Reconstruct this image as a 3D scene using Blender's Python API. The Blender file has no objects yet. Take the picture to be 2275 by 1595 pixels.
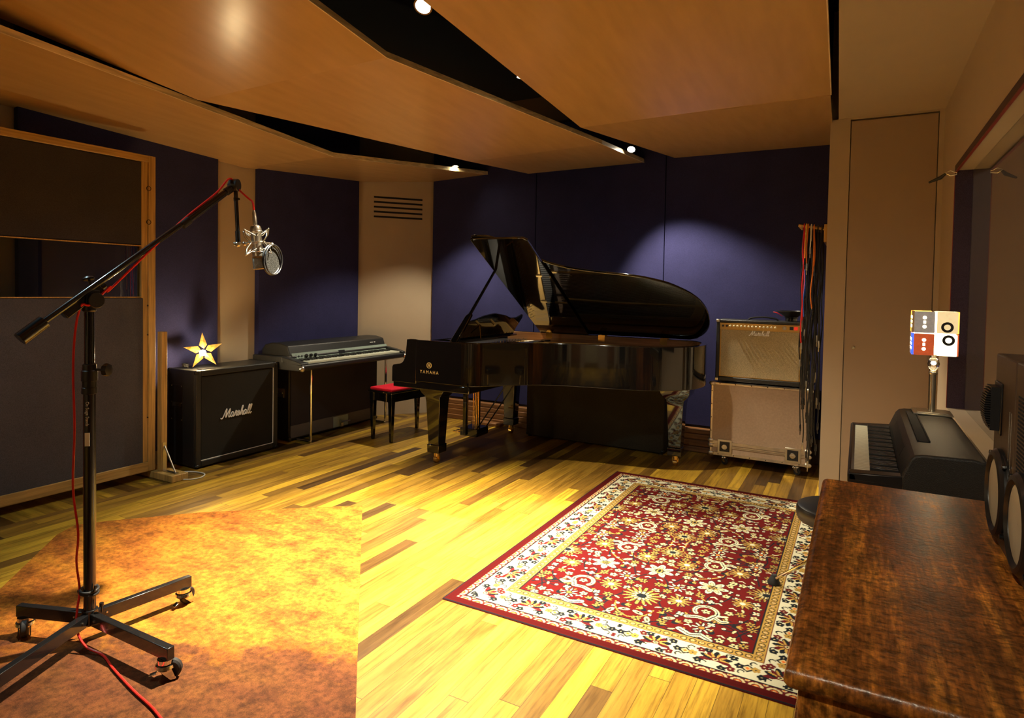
import bpy, bmesh, math, random
import numpy as np
from mathutils import Vector, Matrix
random.seed(7)
R = math.radians
PI = math.pi
SC = bpy.context.scene
COL = SC.collection

# ---------------------------------------------------------------- camera
def setup_camera():
    f, p, r, psi, H = 1400.0, R(1.7), 0.018, R(28.87), 1.43
    F0 = Vector((-math.sin(psi), math.cos(psi), 0)); X0 = Vector((math.cos(psi), math.sin(psi), 0)); Z = Vector((0, 0, 1))
    F = F0*math.cos(p) - Z*math.sin(p); U0 = F0*math.sin(p) + Z*math.cos(p)
    Rt = X0*math.cos(r) + U0*math.sin(r); U = U0*math.cos(r) - X0*math.sin(r)
    m = Matrix(((Rt.x, U.x, -F.x, 0), (Rt.y, U.y, -F.y, 0), (Rt.z, U.z, -F.z, H), (0, 0, 0, 1)))
    cd = bpy.data.cameras.new('camera'); cam = bpy.data.objects.new('camera', cd); COL.objects.link(cam)
    cam.matrix_world = m
    cd.sensor_width = 36; cd.lens = f/2275*36; cd.shift_y = -0.0505; cd.clip_start = 0.02
    SC.camera = cam
setup_camera()
# ---------------------------------------------------------------- world + exposure
W = bpy.data.worlds.new('world'); SC.world = W; W.use_nodes = True
W.node_tree.nodes['Background'].inputs[0].default_value = (0.6, 0.7, 1.0, 1)
W.node_tree.nodes['Background'].inputs[1].default_value = 0.02
SC.view_settings.view_transform = 'Standard'; SC.view_settings.look = 'None'
SC.view_settings.gamma = 1; SC.view_settings.exposure = 0.30; SC.view_settings.use_curve_mapping = False
SC.cycles.use_denoising = True
SC.cycles.max_bounces = 10; SC.cycles.diffuse_bounces = 5; SC.cycles.glossy_bounces = 5
SC.cycles.sample_clamp_indirect = 6.0
WARM = (1.0, 0.87, 0.64)
def spot(loc, target, power, angle, blend=0.5, color=WARM, size=0.04):
    l = bpy.data.lights.new('spot_light', 'SPOT'); l.energy = power; l.spot_size = R(angle); l.spot_blend = blend
    l.color = color; l.shadow_soft_size = size
    o = bpy.data.objects.new('spot_light', l); COL.objects.link(o); o.location = loc
    o.rotation_euler = (Vector(target) - Vector(loc)).to_track_quat('-Z', 'Y').to_euler()
    return o
def point(loc, power, color=WARM, size=0.05):
    l = bpy.data.lights.new('point_light', 'POINT'); l.energy = power; l.color = color; l.shadow_soft_size = size
    o = bpy.data.objects.new('point_light', l); COL.objects.link(o); o.location = loc; return o
#LIGHTS#

# ---------------------------------------------------------------- materials
def node_mat(name):
    m = bpy.data.materials.new(name); m.use_nodes = True
    nt = m.node_tree; b = nt.nodes['Principled BSDF']
    return m, nt, b
def N(nt, t, **k):
    n = nt.nodes.new(t)
    for a, v in k.items():
        if a.startswith('i'): n.inputs[int(a[1:])].default_value = v
        else: setattr(n, a, v)
    return n
def L(nt, a, b): nt.links.new(a, b)
def mix(nt, fac, a, b, mode='MIX'):
    n = nt.nodes.new('ShaderNodeMix'); n.data_type = 'RGBA'; n.blend_type = mode
    for sock, v in ((n.inputs['Factor'], fac), (n.inputs[6], a), (n.inputs[7], b)):
        if hasattr(v, 'is_linked') or isinstance(v, bpy.types.NodeSocket): nt.links.new(v, sock)
        else: sock.default_value = v if isinstance(v, (int, float)) else (v[0], v[1], v[2], 1)
    return n.outputs[2]
def math_(nt, op, a, b=None, c=None):
    n = nt.nodes.new('ShaderNodeMath'); n.operation = op
    for i, v in enumerate((a, b, c)):
        if v is None: continue
        if isinstance(v, bpy.types.NodeSocket): nt.links.new(v, n.inputs[i])
        else: n.inputs[i].default_value = v
    return n.outputs[0]
def coords(nt, scale=(1, 1, 1), kind='Object'):
    tc = nt.nodes.new('ShaderNodeTexCoord'); mp = nt.nodes.new('ShaderNodeMapping')
    mp.inputs['Scale'].default_value = scale
    nt.links.new(tc.outputs[kind], mp.inputs[0]); return mp.outputs[0]
def ramp(nt, fac, stops):
    n = nt.nodes.new('ShaderNodeValToRGB'); e = n.color_ramp.elements
    while len(e) > 1: e.remove(e[-1])
    e[0].position = stops[0][0]; e[0].color = (*stops[0][1], 1)
    for p, c in stops[1:]:
        q = e.new(p); q.color = (*c, 1)
    nt.links.new(fac, n.inputs[0]); return n.outputs[0]
def noise(nt, vec, scale, detail=3, rough=0.5):
    n = nt.nodes.new('ShaderNodeTexNoise'); n.inputs['Scale'].default_value = scale
    n.inputs['Detail'].default_value = detail; n.inputs['Roughness'].default_value = rough
    nt.links.new(vec, n.inputs['Vector']); return n.outputs[0]
def bump(nt, b, h, strength=0.2, dist=0.002):
    n = nt.nodes.new('ShaderNodeBump'); n.inputs['Strength'].default_value = strength; n.inputs['Distance'].default_value = dist
    nt.links.new(h, n.inputs['Height']); nt.links.new(n.outputs[0], b.inputs['Normal'])
def M(name, col, rough=0.5, metal=0.0, var=0.12, vs=8.0, bs=0.0, bscale=60.0, stretch=(1, 1, 1), coat=0.0, spec=0.5, emit=None, es=0.0):
    m, nt, b = node_mat(name)
    v = coords(nt, stretch)
    nz = noise(nt, v, vs, 4)
    f = ramp(nt, nz, [(0.3, (1-var,)*3), (0.7, (1+var,)*3)])
    L(nt, mix(nt, 1.0, col, f, 'MULTIPLY'), b.inputs['Base Color'])
    b.inputs['Roughness'].default_value = rough; b.inputs['Metallic'].default_value = metal
    b.inputs['Specular IOR Level'].default_value = spec
    b.inputs['Coat Weight'].default_value = coat; b.inputs['Coat Roughness'].default_value = 0.03
    if bs > 0: bump(nt, b, noise(nt, v, bscale, 3), bs, 0.003)
    if emit: b.inputs['Emission Color'].default_value = (*emit, 1); b.inputs['Emission Strength'].default_value = es
    return m
def wood(name, dark, light, rough=0.5, axis=1, scale=1.0, coat=0.0, bs=0.15):
    m, nt, b = node_mat(name)
    s = [14*scale]*3; s[axis] = 0.9*scale
    v = coords(nt, tuple(s))
    n1 = noise(nt, v, 2.2, 6, 0.65)
    s2 = [90*scale]*3; s2[axis] = 3*scale
    n2 = noise(nt, coords(nt, tuple(s2)), 1.5, 2)
    c = ramp(nt, n1, [(0.32, dark), (0.68, light)])
    g = ramp(nt, n2, [(0.35, (0.72,)*3), (0.6, (1.08,)*3)])
    L(nt, mix(nt, 1.0, c, g, 'MULTIPLY'), b.inputs['Base Color'])
    b.inputs['Roughness'].default_value = rough; b.inputs['Coat Weight'].default_value = coat
    bump(nt, b, n2, bs, 0.001)
    return m
def floor_mat(name, along='Y', w=0.082, ln=1.35, dim=1.0):
    m, nt, b = node_mat(name)
    tc = nt.nodes.new('ShaderNodeTexCoord'); sp = nt.nodes.new('ShaderNodeSeparateXYZ'); L(nt, tc.outputs['Object'], sp.inputs[0])
    x, y = (sp.outputs[0], sp.outputs[1]) if along == 'Y' else (sp.outputs[1], sp.outputs[0])
    u = math_(nt, 'DIVIDE', math_(nt, 'ADD', x, 20.0), w); bi = math_(nt, 'FLOOR', u); fu = math_(nt, 'FRACT', u)
    wn = nt.nodes.new('ShaderNodeTexWhiteNoise'); wn.noise_dimensions = '1D'; L(nt, bi, wn.inputs['W'])
    vv = math_(nt, 'ADD', math_(nt, 'DIVIDE', math_(nt, 'ADD', y, 20.0), ln), math_(nt, 'MULTIPLY', wn.outputs[0], 7.0))
    si = math_(nt, 'FLOOR', vv); fv = math_(nt, 'FRACT', vv)
    cb = nt.nodes.new('ShaderNodeCombineXYZ'); L(nt, bi, cb.inputs[0]); L(nt, si, cb.inputs[1])
    wn2 = nt.nodes.new('ShaderNodeTexWhiteNoise'); wn2.noise_dimensions = '2D'; L(nt, cb.outputs[0], wn2.inputs['Vector'])
    k = dim
    base = ramp(nt, wn2.outputs[0], [(0.0, (0.075*k, 0.036*k, 0.008*k)), (0.22, (0.17*k, 0.085*k, 0.014*k)), (0.45, (0.33*k, 0.18*k, 0.022*k)),
                                     (0.7, (0.46*k, 0.265*k, 0.026*k)), (1.0, (0.62*k, 0.38*k, 0.032*k))])
    # grain, offset per board
    cb2 = nt.nodes.new('ShaderNodeCombineXYZ')
    L(nt, math_(nt, 'MULTIPLY', x, 75.0), cb2.inputs[0]); L(nt, math_(nt, 'MULTIPLY', y, 2.6), cb2.inputs[1])
    L(nt, math_(nt, 'MULTIPLY', wn2.outputs[0], 37.0), cb2.inputs[2])
    g1 = noise(nt, cb2.outputs[0], 1.0, 5, 0.7)
    cb3 = nt.nodes.new('ShaderNodeCombineXYZ')
    L(nt, math_(nt, 'MULTIPLY', x, 16.0), cb3.inputs[0]); L(nt, math_(nt, 'MULTIPLY', y, 2.0), cb3.inputs[1])
    L(nt, math_(nt, 'MULTIPLY', wn2.outputs[0], 91.0), cb3.inputs[2])
    g2 = noise(nt, cb3.outputs[0], 1.0, 5, 0.7)
    c = mix(nt, 1.0, base, ramp(nt, g1, [(0.3, (0.42, 0.38, 0.36)), (0.5, (0.95,)*3), (0.75, (1.12,)*3)]), 'MULTIPLY')
    c = mix(nt, 1.0, c, ramp(nt, g2, [(0.3, (0.55, 0.5, 0.5)), (0.55, (1.0,)*3), (0.8, (1.15,)*3)]), 'MULTIPLY')
    seam = math_(nt, 'MAXIMUM', math_(nt, 'LESS_THAN', fu, 0.022), math_(nt, 'LESS_THAN', fv, 0.0025))
    c = mix(nt, math_(nt, 'MULTIPLY', seam, 0.75), c, (0.02, 0.01, 0.004))
    L(nt, c, b.inputs['Base Color'])
    L(nt, math_(nt, 'ADD', math_(nt, 'MULTIPLY', g2, 0.2), 0.30), b.inputs['Roughness'])
    bump(nt, b, math_(nt, 'SUBTRACT', g1, math_(nt, 'MULTIPLY', seam, 2.0)), 0.12, 0.001)
    return m
def fabric(name, col, scale=500.0, rough=0.95, var=0.1, bs=0.4):
    m, nt, b = node_mat(name)
    v = coords(nt)
    n1 = noise(nt, v, scale, 2); n2 = noise(nt, v, 3.0, 3)
    c = mix(nt, 1.0, col, ramp(nt, n1, [(0.3, (0.6,)*3), (0.7, (1.35,)*3)]), 'MULTIPLY')
    c = mix(nt, 1.0, c, ramp(nt, n2, [(0.3, (1-var,)*3), (0.7, (1+var,)*3)]), 'MULTIPLY')
    L(nt, c, b.inputs['Base Color']); b.inputs['Roughness'].default_value = rough
    b.inputs['Specular IOR Level'].default_value = 0.15
    bump(nt, b, n1, bs, 0.001)
    return m
def glass(name, tint=(1, 1, 1), rough=0.0):
    m, nt, b = node_mat(name)
    b.inputs['Base Color'].default_value = (*tint, 1); b.inputs['Transmission Weight'].default_value = 1.0
    n = noise(nt, coords(nt), 3.0, 2)
    L(nt, math_(nt, 'MULTIPLY', n, 0.01 + rough), b.inputs['Roughness']); b.inputs['IOR'].default_value = 1.5
    return m
MAT = {}
def mats():
    D = MAT
    D['floor'] = floor_mat('oiled floorboards'); D['floor_x'] = floor_mat('cross boards', 'X', dim=0.8); D['floor_strip'] = wood('floor strip', (0.11, 0.055, 0.012), (0.30, 0.16, 0.03), 0.35, 1)
    D['wall'] = M('beige wall paint', (0.44, 0.345, 0.235), 0.55, var=0.03, vs=3, bs=0.05, bscale=200)
    D['door'] = M('beige door paint', (0.36, 0.26, 0.17), 0.5, var=0.03, vs=3, bs=0.03, bscale=150)
    D['wallbrown'] = M('brown wall', (0.14, 0.09, 0.055), 0.6, var=0.05)
    D['black'] = M('black void', (0.006, 0.007, 0.009), 0.9, var=0.1)
    D['blue'] = fabric('navy wall fabric', (0.030, 0.030, 0.095))
    D['greyfab'] = fabric('charcoal screen fabric', (0.078, 0.076, 0.086))
    D['brownfab'] = fabric('dark brown screen fabric', (0.048, 0.042, 0.047))
    D['ply'] = M('satin plywood', (0.49, 0.30, 0.125), 0.24, var=.06, vs=2.5, bs=0.05, bscale=14, stretch=(6, 1, 1))
    D['plyedge'] = wood('lit-toned timber edge', (0.70, 0.54, 0.32), (0.85, 0.68, 0.42), 0.4, 1, 0.5)  # lightened past its own tone to stand in for lamplight on the edges
    D['pine'] = wood('pine', (0.42, 0.25, 0.065), (0.60, 0.38, 0.12), 0.45, 2, 0.8)
    D['piney'] = wood('pine rail', (0.42, 0.25, 0.065), (0.60, 0.38, 0.12), 0.45, 1, 0.8)
    D['timber'] = wood('brown timber', (0.13, 0.05, 0.018), (0.33, 0.15, 0.05), 0.45, 0, 0.8)
    D['blackpl'] = M('black plastic', (0.012, 0.012, 0.013), 0.35, var=0.1, bs=0.02)
    D['blackmet'] = M('black powder coat', (0.010, 0.010, 0.011), 0.22, 0.2, var=0.1, coat=0.6)
    D['rubber'] = M('black rubber', (0.014, 0.013, 0.013), 0.6, var=0.2)
    D['chrome'] = M('chrome', (0.75, 0.75, 0.73), 0.12, 1.0, var=0.05)
    D['nickel'] = M('satin nickel', (0.62, 0.58, 0.48), 0.3, 1.0, var=0.05)
    D['brass'] = M('brass', (0.80, 0.52, 0.16), 0.2, 1.0, var=0.05)
    D['gold'] = M('gold bronze paint', (0.70, 0.44, 0.14), 0.35, 0.7, var=0.05)
    D['piano'] = M('black piano lacquer', (0.004, 0.004, 0.004), 0.06, var=0.1, coat=1.0)
    D['pianosat'] = M('satin black', (0.010, 0.009, 0.008), 0.3, var=0.1)
    D['innerwood'] = wood('mahogany veneer', (0.26, 0.11, 0.04), (0.44, 0.21, 0.08), 0.3, 0, 0.8, coat=0.3)
    D['spruce'] = wood('spruce', (0.08, 0.04, 0.016), (0.13, 0.07, 0.03), 0.35, 0, 1)
    D['olive'] = fabric('dark olive felt', (0.040, 0.034, 0.024))
    D['redfab'] = fabric('red velvet', (0.55, 0.012, 0.03), 300)
    D['tolex'] = M('black vinyl', (0.016, 0.016, 0.015), 0.42, var=0.2, vs=200, bs=0.5, bscale=350)
    D['grille'] = fabric('black grille cloth', (0.022, 0.021, 0.018), 400)
    D['white'] = M('white paint', (0.85, 0.84, 0.78), 0.4, var=0.03)
    D['goldtxt'] = M('gold script', (0.95, 0.78, 0.35), 0.3, 0.3, var=0.03)
    D['cream'] = M('cream plastic', (0.80, 0.70, 0.45), 0.4, var=0.04)
    D['ivory'] = M('white key plastic', (0.74, 0.76, 0.60), 0.22, var=0.03)
    D['silverpan'] = M('brushed silver panel', (0.34, 0.42, 0.36), 0.35, 0.15, var=0.1, vs=30, stretch=(20, 1, 20))
    D['silvercloth'] = fabric('silver grille cloth', (0.17, 0.15, 0.13), 300)
    D['alu'] = M('aluminium', (0.55, 0.48, 0.38), 0.35, 0.9, var=0.12, vs=20)
    D['casewood'] = M('scuffed tan laminate', (0.40, 0.28, 0.185), 0.55, var=0.09, vs=70, bs=0.2, bscale=40)
    D['tancloth'] = fabric('straw grille cloth', (0.50, 0.43, 0.27), 350)
    D['goldpan'] = M('gold panel', (0.62, 0.40, 0.12), 0.35, 0.5, var=0.06)
    D['red'] = M('red cable', (0.75, 0.018, 0.012), 0.4, var=0.05)
    D['orange'] = M('orange cable', (0.85, 0.22, 0.02), 0.4, var=0.05)
    D['yellow'] = M('yellow cable', (0.85, 0.50, 0.04), 0.4, var=0.05)
    D['bluec'] = M('blue cable', (0.03, 0.13, 0.55), 0.4, var=0.05)
    D['cablew'] = M('white cable', (0.75, 0.75, 0.66), 0.4, var=0.05)
    D['cableb'] = M('black cable', (0.012, 0.012, 0.012), 0.4, var=0.1)
    D['mesh'] = M('metal mesh', (0.30, 0.29, 0.25), 0.4, 0.8, var=0.3, vs=300, bs=0.6, bscale=400)
    D['popmesh'] = M('black nylon mesh', (0.020, 0.020, 0.018), 0.6, 0.0, spec=0.25, var=0.95, vs=170, bs=1.0, bscale=260)
    D['cone'] = M('cream speaker cone', (0.60, 0.57, 0.42), 0.6, var=0.06)
    D['spkbrown'] = M('brown speaker box', (0.060, 0.040, 0.028), 0.4, var=0.15, bs=0.1)
    D['redled'] = M('red switch', (0.5, 0.01, 0.01), 0.3, emit=(1, 0.05, 0.02), es=0.4)
    D['trimred'] = M('dark red trim', (0.22, 0.02, 0.012), 0.4)
    D['trimbrown'] = M('dark brown trim', (0.045, 0.024, 0.018), 0.5)
    D['purple'] = fabric('dark purple jamb', (0.060, 0.045, 0.080))
    D['glass'] = glass('clear glass'); D['glassdk'] = glass('smoky glass', (0.55, 0.56, 0.52))
    D['bulb'] = M('lamp face', (1, 1, 1), 0.3, emit=(1.0, 0.93, 0.75), es=60)
    D['bulbs'] = M('small lamp face', (1, 1, 1), 0.3, emit=(1.0, 0.86, 0.5), es=230)
    D['starmat'] = star_mat(); D['desk'] = desk_mat(); D['orug'] = orange_mat(); D['rug'] = rug_mat()
def star_mat():
    m, nt, b = node_mat('punched golden paper')
    n = noise(nt, coords(nt), 26, 3, 0.6)
    L(nt, ramp(nt, n, [(0.35, (0.30, 0.13, 0.02)), (0.65, (0.65, 0.38, 0.09))]), b.inputs['Base Color'])
    b.inputs['Roughness'].default_value = 0.35; b.inputs['Metallic'].default_value = 0.4
    L(nt, ramp(nt, n, [(0.3, (0.5, 0.17, 0.01)), (0.62, (1.0, 0.55, 0.12))]), b.inputs['Emission Color']); b.inputs['Emission Strength'].default_value = 0.40
    return m
def desk_mat():
    m, nt, b = node_mat('worn walnut varnish')
    n1 = noise(nt, coords(nt, (16, 1.6, 1)), 1.0, 6, 0.7); n2 = noise(nt, coords(nt, (60, 110, 60)), 1.0, 3, 0.6); n3 = noise(nt, coords(nt), 3.0, 4, 0.6)
    c = ramp(nt, n1, [(0.30, (0.075, 0.024, 0.006)), (0.50, (0.22, 0.075, 0.014)), (0.68, (0.55, 0.23, 0.035))])
    n5 = noise(nt, coords(nt, (130, 14, 60)), 1.0, 4, 0.7)
    c = mix(nt, 1.0, c, ramp(nt, n2, [(0.36, (0.5,)*3), (0.62, (1.5,)*3)]), 'MULTIPLY')
    c = mix(nt, 1.0, c, ramp(nt, n3, [(0.35, (0.5,)*3), (0.65, (1.35,)*3)]), 'MULTIPLY')
    c = mix(nt, 1.0, c, ramp(nt, n5, [(0.35, (0.6,)*3), (0.68, (1.7, 1.6, 1.3))]), 'MULTIPLY')
    L(nt, c, b.inputs['Base Color'])
    L(nt, math_(nt, 'ADD', math_(nt, 'MULTIPLY', n2, 0.25), 0.22), b.inputs['Roughness'])
    bump(nt, b, n2, 0.5, 0.002)
    return m
def orange_mat():
    m, nt, b = node_mat('worn orange carpet')
    tc = nt.nodes.new('ShaderNodeNewGeometry'); sp = nt.nodes.new('ShaderNodeSeparateXYZ'); L(nt, tc.outputs['Position'], sp.inputs[0])
    n1 = noise(nt, coords(nt, (2.2, 5, 1)), 1.0, 6, 0.7); n2 = noise(nt, coords(nt), 420, 2); n3 = noise(nt, coords(nt), 9, 5, 0.7); n4 = noise(nt, coords(nt), 2.1, 4, 0.6)
    c = ramp(nt, n1, [(0.3, (0.21, 0.050, 0.008)), (0.5, (0.38, 0.125, 0.013)), (0.7, (0.52, 0.21, 0.018))])
    # dirty worn area with its own outline near the viewer's end
    d = math_(nt, 'ADD', math_(nt, 'MULTIPLY', math_(nt, 'SUBTRACT', n4, 0.5), 1.1), math_(nt, 'MULTIPLY', math_(nt, 'SUBTRACT', n3, 0.5), 0.8))
    yy = math_(nt, 'SUBTRACT', 2.50*1.3, math_(nt, 'ADD', math_(nt, 'MULTIPLY', sp.outputs[0], -0.483*1.3), math_(nt, 'MULTIPLY', sp.outputs[1], 0.876*1.3)))
    st = math_(nt, 'ADD', yy, d)
    msk = ramp(nt, st, [(0.02, (0, 0, 0)), (0.22, (1, 1, 1))])
    c = mix(nt, math_(nt, 'MULTIPLY', msk, 0.85), c, (0.065, 0.020, 0.009))
    c = mix(nt, 1.0, c, ramp(nt, n2, [(0.3, (0.7,)*3), (0.7, (1.25,)*3)]), 'MULTIPLY')
    n6 = noise(nt, coords(nt), 45, 4, 0.7)
    c = mix(nt, 1.0, c, ramp(nt, n3, [(0.33, (0.55,)*3), (0.55, (1.1,)*3)]), 'MULTIPLY')
    c = mix(nt, 1.0, c, ramp(nt, n6, [(0.33, (0.55,)*3), (0.6, (1.15,)*3)]), 'MULTIPLY')
    L(nt, c, b.inputs['Base Color']); b.inputs['Roughness'].default_value = 0.9; b.inputs['Specular IOR Level'].default_value = 0.2
    bump(nt, b, n2, 0.6, 0.003)
    return m
def rug_mat():
    m, nt, b = node_mat('woven persian pattern')
    a = nt.nodes.new('ShaderNodeAttribute'); a.attribute_name = 'weave'
    n = noise(nt, coords(nt), 700, 2)
    L(nt, mix(nt, 1.0, a.outputs['Color'], ramp(nt, n, [(0.3, (0.8,)*3), (0.7, (1.15,)*3)]), 'MULTIPLY'), b.inputs['Base Color'])
    b.inputs['Roughness'].default_value = 0.95; b.inputs['Specular IOR Level'].default_value = 0.1
    bump(nt, b, n, 0.4, 0.002)
    return m
mats()

# ---------------------------------------------------------------- mesh builder
class MB:
    def __init__(s): s.v = []; s.f = []; s.mi = []; s.cur = 0
    def _add(s, vs, fs, T=None):
        k = len(s.v)
        for p in vs:
            p = Vector(p); s.v.append(T @ p if T else p)
        for f in fs: s.f.append([i+k for i in f]); s.mi.append(s.cur)
        return s
    def box(s, x0, x1, y0, y1, z0, z1, T=None):
        vs = [(x, y, z) for z in (z0, z1) for y in (y0, y1) for x in (x0, x1)]
        return s._add(vs, [(0, 2, 3, 1), (4, 5, 7, 6), (0, 1, 5, 4), (2, 6, 7, 3), (0, 4, 6, 2), (1, 3, 7, 5)], T)
    def prism(s, poly, h0, h1, T=None):
        n = len(poly)
        vs = [(p[0], p[1], h0) for p in poly] + [(p[0], p[1], h1) for p in poly]
        fs = [tuple(reversed(range(n))), tuple(range(n, 2*n))] + [(i, (i+1) % n, n+(i+1) % n, n+i) for i in range(n)]
        return s._add(vs, fs, T)
    def strip(s, outer, inner, h0, h1, closed=True, T=None):
        n = len(outer)
        vs = [(*p[:2], h0) for p in outer] + [(*p[:2], h0) for p in inner] + [(*p[:2], h1) for p in outer] + [(*p[:2], h1) for p in inner]
        fs = []
        for i in range(n if closed else n-1):
            j = (i+1) % n
            fs += [(i, j, 2*n+j, 2*n+i), (n+j, n+i, 3*n+i, 3*n+j), (2*n+i, 2*n+j, 3*n+j, 3*n+i), (j, i, n+i, n+j)]
        if not closed:
            fs += [(0, 2*n, 3*n, n), (n-1, 2*n-1, 4*n-1, 3*n-1)]
        return s._add(vs, fs, T)
    def loft(s, rings, cap=True, closed=True, T=None):
        n = len(rings[0]); vs = [p for r in rings for p in r]; fs = []
        for a in range(len(rings)-1):
            for i in range(n if closed else n-1):
                j = (i+1) % n; fs.append((a*n+i, a*n+j, (a+1)*n+j, (a+1)*n+i))
        if cap:
            fs.append(tuple(reversed(range(n)))); fs.append(tuple(range((len(rings)-1)*n, len(rings)*n)))
        return s._add(vs, fs, T)
    def frame(s, d):
        d = Vector(d).normalized(); a = Vector((0, 0, 1)) if abs(d.z) < 0.9 else Vector((1, 0, 0))
        x = d.cross(a).normalized(); return x, d.cross(x).normalized(), d
    def cyl(s, p0, p1, r0, r1=None, n=16, cap=True, T=None):
        r1 = r0 if r1 is None else r1; p0 = Vector(p0); p1 = Vector(p1); x, y, d = s.frame(p1-p0)
        rs = [[p + (x*math.cos(2*PI*i/n) + y*math.sin(2*PI*i/n))*r for i in range(n)] for p, r in ((p0, r0), (p1, r1))]
        return s.loft(rs, cap, T=T)
    def lathe(s, prof, p0, d=(0, 0, 1), n=24, T=None, cap=True):
        p0 = Vector(p0); x, y, d = s.frame(d)
        rs = [[p0 + d*h + (x*math.cos(2*PI*i/n) + y*math.sin(2*PI*i/n))*max(r, 1e-4) for i in range(n)] for r, h in prof]
        return s.loft(rs, cap, T=T)
    def tube(s, path, r, n=8, T=None, closed=False):
        P = [Vector(p) for p in path]; rs = []; px = None
        for i, p in enumerate(P):
            if closed: d = (P[(i+1) % len(P)] - P[i-1])
            else: d = (P[min(i+1, len(P)-1)] - P[max(i-1, 0)])
            d.normalize()
            if px is None: x, y, _ = s.frame(d)
            else:
                x = (px - d*px.dot(d)).normalized(); y = d.cross(x)
            px = x; rr = r[i] if isinstance(r, (list, tuple)) else r
            rs.append([p + (x*math.cos(2*PI*k/n) + y*math.sin(2*PI*k/n))*rr for k in range(n)])
        if closed: rs.append(rs[0]); return s.loft(rs, False, T=T)
        return s.loft(rs, True, T=T)
    def torus(s, c, d, R_, r, n=32, k=8, T=None):
        c = Vector(c); x, y, d = s.frame(d)
        return s.tube([c + (x*math.cos(2*PI*i/n) + y*math.sin(2*PI*i/n))*R_ for i in range(n)], r, k, T, True)
    def sphere(s, c, r, n=16, m=10, sc=(1, 1, 1), T=None):
        c = Vector(c); rs = []
        for j in range(m+1):
            t = PI*j/m; rs.append([c + Vector((r*max(math.sin(t), 1e-3)*math.cos(2*PI*i/n)*sc[0], r*max(math.sin(t), 1e-3)*math.sin(2*PI*i/n)*sc[1], -r*math.cos(t)*sc[2])) for i in range(n)])
        return s.loft(rs, True, T=T)
    def mesh(s, name, mats, inv=None):
        me = bpy.data.meshes.new(name)
        vs = [(inv @ p) if inv else p for p in s.v]
        me.from_pydata([tuple(p) for p in vs], [], s.f)
        for m in mats: me.materials.append(m)
        me.polygons.foreach_set('material_index', s.mi)
        bm = bmesh.new(); bm.from_mesh(me); bmesh.ops.recalc_face_normals(bm, faces=bm.faces); bm.to_mesh(me); bm.free()
        me.polygons.foreach_set('use_smooth', [True]*len(me.polygons))
        me.set_sharp_from_angle(angle=R(35)); me.update()
        return me
def smooth(pts, k=6, closed=False):
    P = [Vector(p) for p in pts]; n = len(P); out = []
    rng = range(n) if closed else range(n-1)
    for i in rng:
        if closed: a, b, c, d = P[i-1], P[i], P[(i+1) % n], P[(i+2) % n]
        else: a, b, c, d = P[max(i-1, 0)], P[i], P[i+1], P[min(i+2, n-1)]
        for j in range(k):
            t = j/k; out.append(0.5*((2*b) + (c-a)*t + (2*a-5*b+4*c-d)*t*t + (3*b-a-3*c+d)*t**3))
    if not closed: out.append(P[-1])
    return out
ROOT = {}
def put(o, label=None, cat=None, group=None, kind=None):
    if label: o['label'] = label
    if cat: o['category'] = cat
    if group: o['group'] = group
    if kind: o['kind'] = kind
    return o
def thing(name, label, cat, loc=(0, 0, 0), rz=0.0, group=None, T=None):
    o = bpy.data.objects.new(name, None); COL.objects.link(o); o.empty_display_size = 0.05
    o.matrix_world = T if T else (Matrix.Translation(loc) @ Matrix.Rotation(rz, 4, 'Z'))
    ROOT[o] = o.matrix_world.copy() if T else (Matrix.Translation(loc) @ Matrix.Rotation(rz, 4, 'Z'))
    return put(o, label, cat, group)
def part(name, mb, mat, parent=None, world=True, bev=0.0, seg=2, label=None):
    """mb in world coordinates (world=True) or in the thing's own coordinates"""
    mats_ = mat if isinstance(mat, (list, tuple)) else [mat]
    mats_ = [MAT[m] if isinstance(m, str) else m for m in mats_]
    inv = ROOT[parent].inverted() if (parent and world) else None
    me = mb.mesh(name, mats_, inv) if isinstance(mb, MB) else mb
    o = bpy.data.objects.new(name, me); COL.objects.link(o)
    if parent: o.parent = parent; ROOT[o] = ROOT[parent]
    else: ROOT[o] = Matrix.Identity(4)
    if bev > 0:
        b = o.modifiers.new('bevel', 'BEVEL'); b.width = bev; b.segments = seg; b.limit_method = 'ANGLE'; b.angle_limit = R(40)
    if label: o['label'] = label
    return o
def solo(name, mb, mat, label, cat, group=None, bev=0.0):
    """a thing that is a single mesh; its origin goes to its base"""
    c = sum((Vector(p) for p in mb.v), Vector())/len(mb.v); c.z = min(p[2] for p in mb.v)
    T = Matrix.Translation(c)
    mats_ = mat if isinstance(mat, (list, tuple)) else [mat]
    o = bpy.data.objects.new(name, mb.mesh(name, [MAT[m] for m in mats_], T.inverted())); COL.objects.link(o); o.matrix_world = T; ROOT[o] = T
    if bev > 0:
        b = o.modifiers.new('bevel', 'BEVEL'); b.width = bev; b.segments = 2; b.limit_method = 'ANGLE'; b.angle_limit = R(40)
    return put(o, label, cat, group)
def struct(name, mb, mat, parent=None):
    o = part(name, mb, mat, parent)
    if not parent: o['kind'] = 'structure'
    return o
def clone(o, T, label=None, group=None):
    """copy a thing with its parts and sub-parts, placed at matrix T"""
    r = o.copy(); COL.objects.link(r); r.matrix_world = T; ROOT[r] = T
    if label: r['label'] = label
    if group: r['group'] = group
    for c in o.children:
        d = c.copy(); COL.objects.link(d); d.parent = r
        for g in c.children:
            e = g.copy(); COL.objects.link(e); e.parent = d
    return r
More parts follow.
